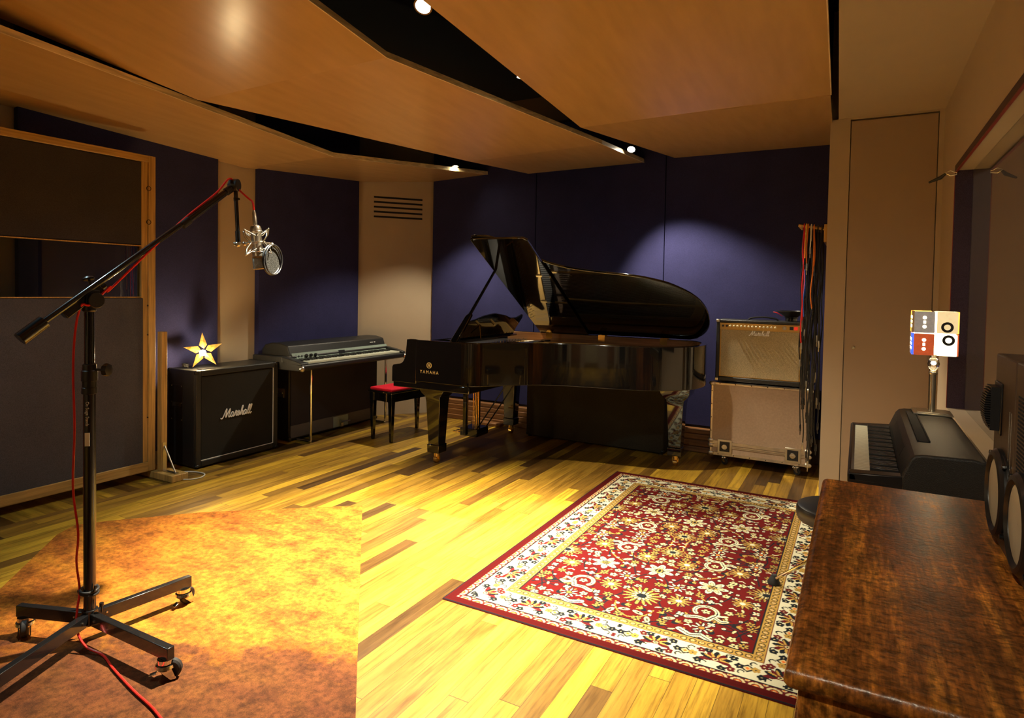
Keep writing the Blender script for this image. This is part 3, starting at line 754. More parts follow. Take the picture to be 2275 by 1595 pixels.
    P('keyslip', MB().box(-.345, -.325, -.085, 1.345, .655, .735), 'piano', bev=.003)
    for y in (-.084, 1.29): P('key_block', MB().box(-.32, -.17, y, y+.054, .66, .76), 'piano')
    P('fallboard', MB().box(-.175, -.155, -.08, 1.34, .74, .985), 'piano', bev=.004)
    P('pin_block_cover', MB().box(-.155, .12, -.09, 1.35, .90, .93), 'pianosat')
    wk = None
    for i in range(52):
        y = -.025 + i*1.31/52
        if wk is None: wk = P('white_key', MB().box(-.32, -.18, y+.0008, y+1.31/52-.0008, .70, .722), 'ivory')
        else:
            c = wk.copy(); COL.objects.link(c); c.parent = t; c.location = (0, i*1.31/52, 0)
    bk = None
    for i in range(51):
        if (i+5) % 7 in (2, 6): continue
        if bk is None: bk = P('black_key', MB().box(-.27, -.18, -.025+1.31/52-.006, -.025+1.31/52+.006, .722, .734), 'piano'); i0 = i
        else:
            c = bk.copy(); COL.objects.link(c); c.parent = t; c.location = (0, (i-i0)*1.31/52, 0)
    # music desk
    T = axes((.10, .62, 1.0), (0, 1, 0), (.36, 0, .93))
    desk = [(-.46, 0), (-.47, .12), (-.43, .155), (-.30, .175), (-.18, .205), (0, .225), (.18, .205), (.30, .175), (.43, .17), (.52, .20), (.53, .17), (.47, .06), (.46, 0)]
    md = P('music_desk', MB().prism(desk, -.01, .01, T), 'piano', bev=.003)
    P('desk_ledge', MB().box(.0, .13, .12, 1.12, .985, 1.0).box(.06, .09, .16, 1.08, 1.0, 1.012), 'piano', md, bev=.002)
    for y in (.3, .62, .94): P('desk_hinge', MB().box(.07, .10, y-.02, y+.02, 1.011, 1.018), 'brass', md)
    P('desk_prop', MB().tube([(.17, .4, 1.0), (.155, .4, 1.12)], .005, 6), 'brass', md)
    # lid, hinged along the bass side
    th = R(31.8); T = axes((0, 1.405, 1.026), (1, 0, 0), (0, -math.cos(th), math.sin(th)))
    lo = [(.262, .0), (.262, 1.56)] + [(a+.01, 1.415-b+.012) for a, b in [(x, y) for x, y in cs if x > .27 and y < 1.37]] + [(1.77, .03), (1.70, .0)]
    lid = P('lid', MB().prism(lo, -.001, .019, T), 'piano', bev=.005)
    fl = [(.262, .0), (.262, 1.56), (.735, 1.56), (.765, 1.53), (.765, .0)]
    # the front flap is folded back on top of the main lid
    P('lid_flap', MB().prism(fl, .024, .042, T) if T.to_3x3().determinant() > 0 else MB().prism(fl, -.02, 0, T), 'piano', bev=.004)
    P('lid_bumper', MB().lathe([(.001, 0), (.016, 0), (.016, .006), (.010, .010)], T @ Vector((.55, 1.28, -.001)), T.to_3x3() @ Vector((0, 0, -1)), 16), 'brass', lid)
    P('lid_lock', MB().box(.36, .372, 1.40, 1.425, -.006, 0, T), 'brass', lid)
    for a in (.36, .90, 1.48):
        h = P('hinge', MB().box(a-.032, a+.032, 1.346, 1.350, .955, 1.012).box(a-.030, a+.030, .004, .075, -.009, -.003, T).box(a-.035, a+.035, 1.395, 1.43, 1.008, 1.014).box(a-.035, a+.035, -.005, .03, -.007, -.002, T).cyl((a-.04, 1.398, 1.018), (a+.04, 1.398, 1.018), .007, n=10), 'brass')
    top = T @ Vector((.30, 1.13, -.004)); bot = Vector((.24, -.115, 1.0))
    d = (top-bot); mb = MB()
    mb.loft([[bot + d*f + Vector((sx*w, sy*w*.6, 0)) for sx, sy in ((-1, -1), (1, -1), (1, 1), (-1, 1))] for f, w in ((0, .028), (.04, .031), (.33, .026), (.36, .014), (1, .012))])
    st = P('lid_prop', mb, 'piano', bev=.004)
    P('prop_tip', MB().sphere(top, .014, 10, 8), 'brass', st)
    # legs
    for x, y in ((0, .02), (.0, 1.27), (1.70, 1.0)):
        mb = MB()
        secs = [(.665, .125, .10), (.60, .118, .09), (.575, .100, .085), (.545, .072, .072), (.50, .066, .066), (.155, .050, .050), (.153, .058, .058), (.09, .056, .056), (.085, .045, .045)]
        mb.loft([[(x+sx*w, y+sy*v, z) for sx, sy in ((-1, -1), (1, -1), (1, 1), (-1, 1))] for z, w, v in reversed(secs)])
        lg = P('leg', mb, 'piano', bev=.003)
        P('caster', MB().cyl((x, y, .05), (x, y, .088), .024, n=16).box(x-.026, x+.026, y-.004, y+.012, .03, .062).cyl((x-.016, y, .026), (x+.016, y, .026), .026, n=20), 'brass', lg)
    # lyre with pedals and brass rods
    ly = P('lyre', MB().box(-.16, .02, .60, .80, .09, .16).box(-.12, -.085, .58, .62, .10, .665).box(-.12, -.085, .79, .83, .10, .665).box(-.13, -.02, .58, .83, .50, .53).box(-.13, -.02, .56, .85, .64, .675), 'piano', bev=.004)
    for y in (.655, .685, .715, .745): P('pedal_rod', MB().cyl((-.055, y, .13), (-.055, y, .665), .0045, n=8), 'brass', ly)
    for y in (.64, .70, .76): P('pedal', MB().box(-.26, -.14, y-.014, y+.014, .100, .112), 'brass', ly, bev=.003)
    for y in (.62, .79): P('lyre_brace', MB().cyl((-.02, y, .12), (.36, y, .67), .006, n=8), 'blackmet', ly)
    P('side_board', MB().box(-.18, .395, -.137, -.128, .672, .70), 'piano')
    # name on the side: tuning-fork emblem and letters
    T = axes((.0285, -.1412, .812), (1, 0, 0), (0, 0, 1))
    mb = MB()
    mb.strip([(.024*math.cos(a), .024*math.sin(a)) for a in np.linspace(0, 2*PI, 33)[:-1]], [(.0205*math.cos(a), .0205*math.sin(a)) for a in np.linspace(0, 2*PI, 33)[:-1]], -.001, .0012, True, T)
    for k in range(3):
        Tk = T @ Matrix.Rotation(k*2*PI/3, 4, 'Z')
        mb.box(-.0011, .0011, -.019, .004, -.001, .0012, Tk).box(-.0045, .0045, .003, .005, -.001, .0012, Tk).box(-.0048, -.0028, .004, .019, -.001, .0012, Tk).box(.0028, .0048, .004, .019, -.001, .0012, Tk)
    P('emblem', mb, 'goldtxt', label='round gold emblem of crossed tuning forks')
    P('lettering', text_mb('YAMAHA', .036, axes((.0295, -.1412, .757), (1, 0, 0), (0, 0, 1)), .0008, 1.45, xs=.95), 'goldtxt', label='gold capital letters')
    return t
grand_piano()

def under_piano_cabinet():
    x0, x1, y0, y1 = PX+.18, PX+1.53, PY+1.25, PY+1.50
    t = thing('road_cabinet', 'long dark padded cabinet standing on the floor under the piano', 'cabinet', ((x0+x1)/2, (y0+y1)/2, 0))
    part('body', MB().box(x0, x1, y0, y1, .012, .60), 'olive', t, bev=.01)
    for x in (x0+.03, x1-.03):
        for y in (y0+.03, y1-.03): part('foot', MB().cyl((x, y, 0), (x, y, .013), .018), 'rubber', t)
    for x in (x0+.012, x1-.012): part('corner_protector', MB().sphere((x, y0+.012, .03), .018, 10, 8), 'blackpl', t)
under_piano_cabinet()
def timbers():
    g = 'loose timber lengths stacked along the rear wall'
    Y = 5.85
    rows = [(-4.15, -1.075, .001, .052, 5.690, 5.795, 'bottom'), (-4.05, -1.10, .053, .110, 5.70, 5.79, 'second'), (-3.95, -1.08, .111, .160, 5.705, 5.79, 'third'), (-4.0, -1.09, .161, .205, 5.715, 5.79, 'topmost')]
    for x0, x1, z0, z1, y0, y1, nm in rows:
        solo('timber_board', MB().box(x0, x1, y0, y1, z0, z1), 'timber', {'bottom': 'brown timber board, bottom one of the stack behind the piano', 'second': 'brown timber board, second from the floor in the stack behind the piano', 'third': 'brown timber board, third from the floor in the stack behind the piano', 'topmost': 'brown timber board, topmost of the stack behind the piano'}[nm], 'board', g, .006)
    solo('timber_offcut', MB().box(-3.55, -3.20, 5.59, 5.68, .001, .03), 'timber', 'short timber offcut lying before the stack, seen left of the piano pedals', 'board', None, .004)
timbers()

# ---------------------------------------------------------------- piano bench
def bench():
    t = thing('piano_bench', 'black piano bench with red velvet seat by the keyboard end of the grand piano', 'bench', (-3.805, 4.80, 0), R(-6))
    P = lambda n, mb, m, **k: part(n, mb, m, t, world=False, **k)
    a, b = .155, .33
    P('seat_cushion', MB().box(-a+.012, a-.012, -b+.012, b-.012, .468, .492), 'redfab', bev=.010, seg=3)
    P('seat_frame', MB().box(-a, a, -b, b, .450, .468), 'piano', bev=.004)
    P('apron', MB().box(-a+.02, a-.02, -b+.02, -b+.04, .37, .45).box(-a+.02, a-.02, b-.04, b-.02, .37, .45).box(-a+.02, -a+.04, -b+.03, b-.03, .37, .45).box(a-.04, a-.02, -b+.03, b-.03, .37, .45), 'piano')
    for sx in (-1, 1):
        for sy in (-1, 1):
            cx, cy = sx*(a-.035), sy*(b-.035)
            P('leg', MB().loft([[(cx+q*w, cy+r*w, z) for q, r in ((-1, -1), (1, -1), (1, 1), (-1, 1))] for z, w in ((0, .013), (.45, .026))]), 'piano', bev=.003)
bench()

# ---------------------------------------------------------------- electric piano with its sled legs, and the speaker cabinet under it
def electric_piano():
    x0, x1, y0, y1 = -4.74, -4.12, 3.806, 5.205
    t = thing('electric_piano', 'black stage electric piano with silver name panel standing against the left wall', 'electric piano', ((x0+x1)/2, (y0+y1)/2, 0))
    P = lambda n, mb, m, par=None, **k: part(n, mb, m, par or t, **k)
    TY = Matrix(((0, 0, 1, 0), (0, 1, 0, 0), (0, 0, 0, 1), (0, 0, 0, 1)))
    def yprism(prof, a, b):  # profile in X-Z swept along Y
        mb = MB(); r = [[(p[0], y, p[1]) for p in prof] for y in (a, b)]; return mb.loft(r)
    P('base', yprism([(x0, .69), (x0, .80), (-4.36, .80), (-4.36, .765), (-4.155, .745), (-4.13, .745), (x1, .735), (x1, .705), (-4.16, .69)], y0, y1), 'tolex', bev=.006)
    P('hood', yprism([(x0, .78), (x0, .84), (-4.70, .885), (-4.62, .905), (-4.50, .905), (-4.41, .885), (-4.385, .818), (-4.35, .795), (-4.35, .77)], y0+.10, y1-.02), 'tolex', bev=.008)
    P('cheek', yprism([(-4.36, .75), (-4.36, .800), (-4.20, .775), (-4.13, .757), (-4.13, .74)], y0, y0+.075), 'tolex', bev=.005)
    P('cheek', yprism([(-4.36, .75), (-4.36, .800), (-4.20, .775), (-4.13, .757), (-4.13, .74)], y1-.05, y1), 'tolex', bev=.005)
    nx = Vector((-4.352, 0, .766)); up = Vector((-.018, 0, .048)).normalized(); T = axes((-4.3495, (y0+y1)/2, .767), (0, 1, 0), up)
    hl = (y1-y0)/2
    sp = P('name_panel', MB().box(-hl+.11, hl-.025, 0, .058, .0, .004, T), 'silverpan', label='brushed silver name panel')
    P('control_plate', MB().box(-hl+.15, -hl+.40, .003, .046, .004, .007, T), 'silverpan', sp)
    for i in range(3):
        c = T @ Vector((-hl+.26+i*.055, .023, .007)); P('knob', MB().lathe([(.017, 0), (.015, .012), (.010, .016), (.008, .022), (.001, .022)], c, T.to_3x3() @ Vector((0, 0, 1)), 16), 'blackpl', sp)
    for q in (.175, .21): P('jack', MB().lathe([(.008, 0), (.008, .004), (.004, .004)], T @ Vector((-hl+q, .025, .007)), T.to_3x3() @ Vector((0, 0, 1)), 12), 'blackpl', sp)
    P('badge', MB().box(-.03, .05, .012, .042, .004, .008, T), 'blackpl', sp)
    T2 = axes((-4.392, y1-.20, .852), (0, 1, 0), (-.3, 0, .95)); mb = MB()
    for i, (a, b) in enumerate(((-.05, -.036), (-.033, -.022), (-.019, -.006), (.008, .018), (.021, .030))): mb.box(a, b, -.004, .004, -.001, .002, T2)
    P('model_badge', mb, 'white', label='small white badge, too small to read')
    # keys, front edge at X = -4.15
    ky0, ky1 = y0+.105, y1-.065; n = 52; w = (ky1-ky0)/n; k0 = None
    for i in range(n):
        if k0 is None: k0 = P('white_key', MB().box(-4.345, -4.155, ky0+.0006, ky0+w-.0006, .748, .764), 'ivory')
        else:
            c = k0.copy(); COL.objects.link(c); c.parent = t; c.location = (0, i*w, 0)
    k1 = None
    for i in range(n-1):
        if (i+5) % 7 in (2, 6): continue
        if k1 is None: k1 = P('black_key', MB().box(-4.345, -4.245, ky0+w-.006, ky0+w+.006, .764, .776), 'blackpl'); i0 = i
        else:
            c = k1.copy(); COL.objects.link(c); c.parent = t; c.location = (0, (i-i0)*w, 0)
    for y in (y0+.01, y1-.01): P('corner_protector', MB().sphere((x1-.012, y, .712), .026, 10, 8), 'nickel')
    for y in (4.08, 5.10):
        P('leg', MB().tube(smooth([(-4.30, y, .70), (-4.30, y, .40), (-4.30, y, .06), (-4.30, y, .035), (-4.315, y, .016), (-4.345, y, .0125)], 5) + [Vector((-4.40, y, .0125)), Vector((-4.47, y, .0125))], .012, 10), 'chrome')
    return t
electric_piano()
def amp_cabinet():
    x0, x1, y0, y1 = -4.74, -4.50, 4.005, 5.20
    t = thing('speaker_cabinet', 'wide brown cloth fronted speaker cabinet with grey lower band beneath the electric piano', 'speaker', ((x0+x1)/2, (y0+y1)/2, 0))
    part('body', MB().box(x0, x1, y0, y1, .012, .688), 'tolex', t, bev=.01)
    part('grille', MB().box(x1, x1+.006, y0+.02, y1-.02, .145, .665), 'brownfab', t, label='dark brown grille cloth')
    part('lower_band', MB().box(x1, x1+.007, y0+.02, y1-.02, .03, .143), 'silvercloth', t, label='greyish lower band')
    pl = part('pedal_plate', MB().box(x1+.006, x1+.010, 4.555, 4.755, .03, .135), 'silverpan', t)
    part('latch', MB().cyl((x1+.01, 4.64, .085), (x1+.05, 4.64, .085), .006).tube([(x1+.05, 4.62, .085), (x1+.05, 4.74, .078)], .006).box(x1+.01, x1+.03, 4.64, 4.67, .03, .065), 'nickel', pl)
    for y in (y0+.015, y1-.015):
        for z in (.028,): part('corner_protector', MB().sphere((x1-.008, y, z), .022, 10, 8), 'blackpl', t)
    part('side_handle', MB().box(x0+.06, x1-.06, y0-.004, y0+.001, .40, .48).tube([(x0+.08, y0-.006, .44), (x0+.12, y0-.02, .44), (x1-.08, y0-.006, .44)], .006), 'nickel', t)
    for x in (x0+.04, x1-.03):
        for y in (y0+.05, y1-.05): part('foot', MB().cyl((x, y, 0), (x, y, .013), .018), 'rubber', t)
amp_cabinet()

# ---------------------------------------------------------------- tall black guitar cabinet, star lamp
def guitar_cabinet():
    x0, x1, y0, y1 = -4.740, -4.40, 3.025, 3.798; zt = .758
    t = thing('guitar_cabinet', 'square black guitar speaker cabinet with white script lettering beside the timber screen', 'speaker', ((x0+x1)/2, (y0+y1)/2, 0))
    P = lambda n, mb, m, par=None, **k: part(n, mb, m, par or t, **k)
    prof_shell = MB()
    fr = .046
    prof_shell.box(x0, x1-.02, y0, y1, .014, zt)
    for b in ((x1-.02, x1, y0, y0+fr, .014, zt), (x1-.02, x1, y1-fr, y1, .014, zt), (x1-.02, x1, y0+fr, y1-fr, .014, .014+fr), (x1-.02, x1, y0+fr, y1-fr, zt-fr, zt)): prof_shell.box(*b)
    P('body', prof_shell, 'tolex', bev=.008, seg=3)
    P('grille', MB().box(x1-.02, x1-.008, y0+fr+.004, y1-fr-.004, .014+fr+.004, zt-fr-.004), 'grille')
    mb = MB(); A, B, Cc, D = y0+fr, y1-fr, .014+fr, zt-fr; w = .0045
    for q in ((A, B, Cc, Cc+w), (B-w, B, Cc, D)): mb.box(x1-.012, x1-.003, q[0], q[1], q[2], q[3])
    P('piping', mb, 'white', label='thin white piping around the grille')
    P('lettering', script_mb(.285, axes((x1-.004, 3.383, .392), (0, 1, 0), (0, 0, 1)), .115), 'white', label='white script lettering')
    hp = P('handle_plate', MB().box(-4.703, -4.565, y0-.003, y0+.002, .358, .635), 'blackpl')
    P('handle_cup', MB().box(-4.685, -4.583, y0-.002, y0+.003, .38, .61).box(-4.69, -4.58, y0-.012, y0-.003, .47, .50), 'black', hp)
    for x in (-4.695, -4.573):
        for z in (.366, .497, .627): P('screw', MB().lathe([(.0045, 0), (.004, .003), (.001, .004)], (x, y0-.003, z), (0, -1, 0), 8), 'nickel', hp)
    for x in (x0+.008, x1-.008):
        for y in (y0+.008, y1-.008):
            for z in (.024, zt-.008): P('corner_protector', MB().box(x-.02, x+.012, y-.012 if y < 3.4 else y-.02, y+.02 if y < 3.4 else y+.012, z-.02 if z > .5 else z-.01, z+.0105), 'blackpl', bev=.008)
    for x in (x0+.05, x1-.05):
        for y in (y0+.07, y1-.07): P('foot', MB().cyl((x, y, 0), (x, y, .015), .018), 'rubber')
    P('top_plate', MB().box(-4.50, -4.44, 3.10, 3.22, zt, zt+.004), 'blackpl')
guitar_cabinet()
def star_lamp():
    # five-pointed paper star leaning on the cabinet top
    base = Vector((-4.52, 3.17, .758)); c = base + Vector((0, 0, .136))
    w = Vector((.42, .9, 0)).normalized(); T = axes(c, w, (0, 0, 1)) @ Matrix.Rotation(R(4), 4, 'Z')
    t = thing('star_lamp', 'glowing golden star lamp standing on top of the black guitar cabinet', 'lamp', T=T)
    Ro, Ri, h = .147, .056, .032; pts = []
    for i in range(10):
        a = PI/2 + i*PI/5; r = Ro if i % 2 == 0 else Ri; pts.append((r*math.cos(a), r*math.sin(a)))
    for i in range(5):   # five hollow points, each with a front and back pyramid face and a small gap to the next
        a = PI/2 + i*2*PI/5; l = a-PI/5; r_ = a+PI/5
        def p(ang, rad, z): return (rad*math.cos(ang), rad*math.sin(ang), z)
        sh = .97
        tip = p(a, Ro, 0); ll = p(l+.09, Ri, 0); rr = p(r_-.09, Ri, 0); f1 = p(a, .022, h); b1 = p(a, .022, -h)
        mb = MB()._add([tip, ll, rr, f1, b1], [(0, 1, 3), (0, 3, 2), (0, 4, 1), (0, 2, 4), (1, 4, 3), (2, 3, 4)])
        part('star_point', mb, 'starmat', t, world=False)
    part('bulb', MB().sphere((-.012, -.010, h+.004), .024, 14, 10), 'bulbs', t, world=False, label='bright bare bulb')
    p_ = T @ Vector((-.012, -.01, .085)); point(p_, 9, (1.0, .70, .34), .02)
star_lamp()
solo('coiled_lead', MB().tube([(-4.62+.022*math.cos(i*.5), 3.085+.022*math.sin(i*.5), .766+i*.0006) for i in range(50)], .003, 6), 'cableb', 'small coil of black lead on the cabinet top left of the star lamp', 'cable')
solo('white_lead', MB().tube(smooth([(-4.46, 2.90, .006), (-4.36, 2.98, .006), (-4.25, 2.99, .006), (-4.19, 2.93, .006), (-4.20, 2.86, .006), (-4.25, 2.82, .006)], 6), .0045, 8), 'cablew', 'thin white lead curling on the floor in front of the black guitar cabinet', 'cable')

# ---------------------------------------------------------------- timber framed screen with window
def screen():
    xf, xb = -4.49, -4.56; y0, y1 = .9, 2.765; zb, zt = .055, 2.335
    t = thing('acoustic_screen', 'tall timber framed fabric screen with a narrow dark window on the left', 'screen', ((xf+xb)/2, (y0+y1)/2, 0))
    P = lambda n, mb, m, par=None, **k: part(n, mb, m, par or t, **k)
    fw = .052
    P('frame_post', MB().box(xb, xf, y1-fw, y1, zb, zt), 'pine', bev=.003)
    P('frame_post', MB().box(xb, xf, y0, y0+fw, zb, zt), 'pine', bev=.003)
    P('top_rail', MB().box(xb, xf, y0+fw, y1-fw, zt-.048, zt), 'piney', bev=.003)
    P('bottom_rail', MB().box(xb, xf, y0+fw, y1-fw, zb, zb+.07), 'piney', bev=.003)
    P('inner_post', MB().box(xb+.005, xf-.012, y1-fw-.045, y1-fw, zb+.07, zt-.048), 'pine', bev=.002)
    zl, zu = 1.318, 1.690
    P('upper_panel', MB().box(xb+.01, xf-.016, y0+fw, y1-fw-.04, zu, zt-.048), 'brownfab', bev=.008, label='dark brown fabric panel')
    P('lower_panel', MB().box(xb+.01, xf-.010, y0+fw, y1-fw-.03, zb+.05, zl), 'greyfab', bev=.008, label='charcoal fabric panel')
    P('window_edging', MB().box(xb+.01, xf-.008, y0+fw, y1-fw-.045, zl, zl+.006), 'pine')
    P('window_edging', MB().box(xb+.01, xf-.008, y0+fw, y1-fw-.045, zu-.006, zu), 'pine')
    P('window_pane', MB().box(xb+.03, xb+.036, y0+fw, y1-fw-.045, zl+.006, zu-.006), 'glassdk')
    for z in (1.26, 1.05, .45): P('knot_hole', MB().cyl((xf-.001, y1-fw-.006, z), (xf+.001, y1-fw-.006, z), .006, n=8), 'black')
    for z in (1.86, 2.10):
        P('staple_ring', MB().torus((xf+.004, y1-fw-.002, z), (1, 0, 0), .016, .002, 16, 6), 'blackmet')
    # bracing post, steel bracket and foot block at the free end
    bp = P('brace_post', MB().box(-4.475, -4.425, y1+.004, y1+.048, .05, 1.07), 'pine', bev=.003)
    P('foot_block', MB().box(-4.70, -4.245, 2.735, 2.86, .001, .050), 'pine', bev=.004)
    br = MB().box(-4.424, -4.419, y1+.012, y1+.038, .052, .26).box(-4.42, -4.27, y1+.012, y1+.038, .051, .055)
    br.tube([(-4.419, y1+.025, .235), (-4.29, y1+.025, .056)], .006, 6)
    P('steel_bracket', br, 'nickel', bp)
    P('foot_block', MB().box(-4.70, -4.35, .95, 1.07, .001, .050), 'pine', bev=.004)
screen()

# ---------------------------------------------------------------- orange/flight case, combo, bare speaker, cables
def caster(P, x, y, h, par, s=1.0, rot=0.0, brake=False):
    """swivel castor: plate h above the floor, black wheel, steel fork"""
    T = Matrix.Translation((x, y, 0)) @ Matrix.Rotation(rot, 4, 'Z'); r = .030*s; o = .012*s
    c = P('castor', MB().cyl((0, 0, h-.012*s), (0, 0, h), .022*s, n=20, T=T).lathe([(.022*s, 0), (.028*s, .006*s), (.026*s, .014*s), (.012*s, .018*s)], (0, 0, h-.030*s), (0, 0, 1), 20, T=T)
          .prism([(-.020*s, .0), (.020*s, 0), (.032*s, -.031*s), (.018*s, -.035*s)], .014*s, .017*s, T @ Matrix(((1, 0, 0, 0), (0, 0, 1, 0), (0, 1, 0, h-.022*s), (0, 0, 0, 1))))
          .prism([(-.020*s, .0), (.020*s, 0), (.032*s, -.031*s), (.018*s, -.035*s)], -.017*s, -.014*s, T @ Matrix(((1, 0, 0, 0), (0, 0, 1, 0), (0, 1, 0, h-.022*s), (0, 0, 0, 1)))), 'chrome', par)
    return c, T, r
def wheel_mb(T, r, o, w=.011, up=.001):
    return MB().lathe([(r*.5, -w*.7), (r*.82, -w), (r, -w*.6), (r, w*.6), (r*.82, w), (r*.5, w*.7)], (o, 0, r+up), (0, 1, 0), 28, T=T)
def flight_case():
    x0, x1, y0, y1, zb, zt = -1.055, -.305, 5.353, 5.785, .088, .690
    t = thing('flight_case', 'scuffed tan flight case on castors, standing under the guitar combo', 'case', ((x0+x1)/2, (y0+y1)/2, 0))
    P = lambda n, mb, m, par=None, **k: part(n, mb, m, par or t, **k)
    P('panel_box', MB().box(x0+.004, x1-.004, y0+.004, y1-.004, zb+.004, zt-.004), 'casewood')
    e = .018; mb = MB()
    for a, b, c, d in ((x0, x1, zb, zb+e*1.2), (x0, x1, zt-e, zt), (x0, x0+e, zb, zt), (x1-e, x1, zb, zt)): mb.box(a, b, y0, y0+.004, c, d)
    for z in (zb, zt-e):
        mb.box(x0, x0+.004, y0, y1, z, z+e).box(x1-.004, x1, y0, y1, z, z+e)
    mb.box(x0, x0+.004, y0, y0+e, zb, zt).box(x1-.004, x1, y0, y0+e, zb, zt)
    mb.box(x0, x1, y0, y1, zt-.004, zt)
    P('edge_trim', mb, 'alu')
    P('lid_band', MB().box(x0, x1, y0-.003, y0+.001, .165, .176).box(x0, x1, y0-.002, y0+.001, .180, .205).box(x0, x1, y0-.003, y0, .155, .163), 'alu')
    for x in (x0+.012, x1-.012):
        for z in (zb+.012, .165, .205, zt-.012):
            P('corner_piece', MB().sphere((x, y0+.008, z), .026, 12, 8, sc=(1.15, .55, .8)), 'alu')
    for x in (-.934, -.422):
        l = P('latch_plate', MB().box(x-.056, x+.056, y0-.006, y0-.002, .108, .222), 'nickel', bev=.003)
        P('latch', MB().box(x-.040, x+.040, y0-.0075, y0-.0055, .124, .206), 'blackpl', l)
        P('latch_turn', MB().lathe([(.022, 0), (.020, .006), (.001, .008)], (x, y0-.007, .163), (0, -1, 0), 20).box(x-.022, x+.022, y0-.018, y0-.014, .158, .168), 'nickel', l)
    mb = MB()
    for i in range(6):
        x = x0+.07+i*(x1-x0-.14)/5
        for z in (zt-.009, zb+.01): mb.lathe([(.0045, 0), (.003, .003)], (x, y0, z), (0, -1, 0), 8)
    for i in range(4):
        z = zb+.2+i*.11
        for x in (x0+.009, x1-.009): mb.lathe([(.0045, 0), (.003, .003)], (x, y0, z), (0, -1, 0), 8)
    P('rivets', mb, 'blackmet')
    for x in (x0+.10, x1-.10):
        for y in (y0+.07, y1-.07):
            c, T, r = caster(P, x, y, zb, t, 1.15, R(random.choice((20, -35, 200))))
            P('wheel', wheel_mb(T, .030, .016), 'rubber', c)
flight_case()
def combo():
    x0, x1, y0, y1, z0, z1 = -1.030, -.362, 5.372, 5.63, .692, 1.207
    t = thing('guitar_combo', 'tan cloth guitar combo amplifier with gold control panel on the flight case', 'amplifier', ((x0+x1)/2, (y0+y1)/2, z0))
    P = lambda n, mb, m, par=None, **k: part(n, mb, m, par or t, **k)
    f = .028; mb = MB().box(x0, x1, y0+.03, y1, z0+.010, z1)
    for b in ((x0, x0+f, z0+.01, z1), (x1-f, x1, z0+.01, z1), (x0+f, x1-f, z0+.01, z0+.045), (x0+f, x1-f, z1-.024, z1)): mb.box(b[0], b[1], y0, y0+.03, b[2], b[3])
    P('body', mb, 'tolex', bev=.006)
    P('grille', MB().box(x0+f+.012, x1-f-.010, y0+.010, y0+.03, z0+.053, z1-.082), 'tancloth')
    P('grille_border', MB().box(x0+f, x1-f, y0+.016, y0+.031, z0+.046, z1-.08), 'goldpan')
    cp = P('control_panel', MB().box(x0+f, x1-f, y0+.006, y0+.03, z1-.080, z1-.026), 'goldpan', label='gold control panel')
    for i in range(13):
        x = x0+.110+i*.0285
        P('knob', MB().lathe([(.0085, 0), (.008, .012), (.005, .016), (.001, .016)], (x, y0+.006, z1-.050), (0, -1, 0), 14), 'cream', cp)
    for i in range(2): P('input_jack', MB().lathe([(.009, 0), (.009, .004), (.005, .005)], (x0+.052+i*.03, y0+.006, z1-.050), (0, -1, 0), 14), 'blackpl', cp)
    P('fan_grille', MB().torus((x1-.150, y0+.005, z1-.050), (0, 1, 0), .013, .003, 20, 6).cyl((x1-.150, y0+.004, z1-.05), (x1-.150, y0+.007, z1-.05), .009), 'nickel', cp)
    P('mains_switch', MB().box(x1-.112, x1-.086, y0+.001, y0+.006, z1-.063, z1-.038), 'blackpl', cp)
    P('mains_switch', MB().box(x1-.080, x1-.054, y0+.001, y0+.006, z1-.063, z1-.038), 'redled', cp)
    P('lettering', script_mb(.150, axes((-.700, y0+.006, z1-.102), (1, 0, 0), (0, 0, 1)), .15), 'white', label='cream script lettering')
    P('handle', MB().tube(smooth([(-.80, 5.50, z1+.003), (-.77, 5.50, z1+.018), (-.68, 5.50, z1+.026), (-.60, 5.50, z1+.018), (-.57, 5.50, z1+.003)], 4), .007, 8), 'blackpl')
    for x in (x0+.012, x1-.012):
        for z in (z0+.022, z1-.010): P('corner_protector', MB().box(x-.014, x+.014, y0-.002, y0+.03, z-.012, z+.012), 'nickel', bev=.004)
    for x in (x0+.06, x1-.06):
        for y in (y0+.04, y1-.04): P('foot', MB().cyl((x, y, z0-.001), (x, y, z0+.012), .015), 'rubber')
combo()
def bare_speaker():
    c = Vector((-.475, 5.50, 1.2075))
    t = thing('loudspeaker_driver', 'bare black loudspeaker driver lying face up on the guitar combo', 'speaker', c)
    part('magnet', MB().cyl(c, c+Vector((0, 0, .026)), .045, n=28).cyl(c+Vector((0, 0, .026)), c+Vector((0, 0, .034)), .052, n=28), 'blackmet', t, bev=.002)
    part('basket', MB().lathe([(.045, .034), (.060, .045), (.098, .072), (.112, .078), (.112, .084), (.094, .084), (.09, .078)], c, (0, 0, 1), 36), 'blackpl', t)
    part('cone', MB().lathe([(.09, .080), (.03, .052), (.028, .060), (.001, .068)], c, (0, 0, 1), 30, cap=False), 'rubber', t)
    part('terminal_lead', MB().tube(smooth([(c.x-.06, c.y-.05, c.z+.04), (c.x-.10, c.y-.06, c.z+.066), (c.x-.13, c.y-.05, c.z+.072)], 4), .003, 6), 'red', t)
bare_speaker()

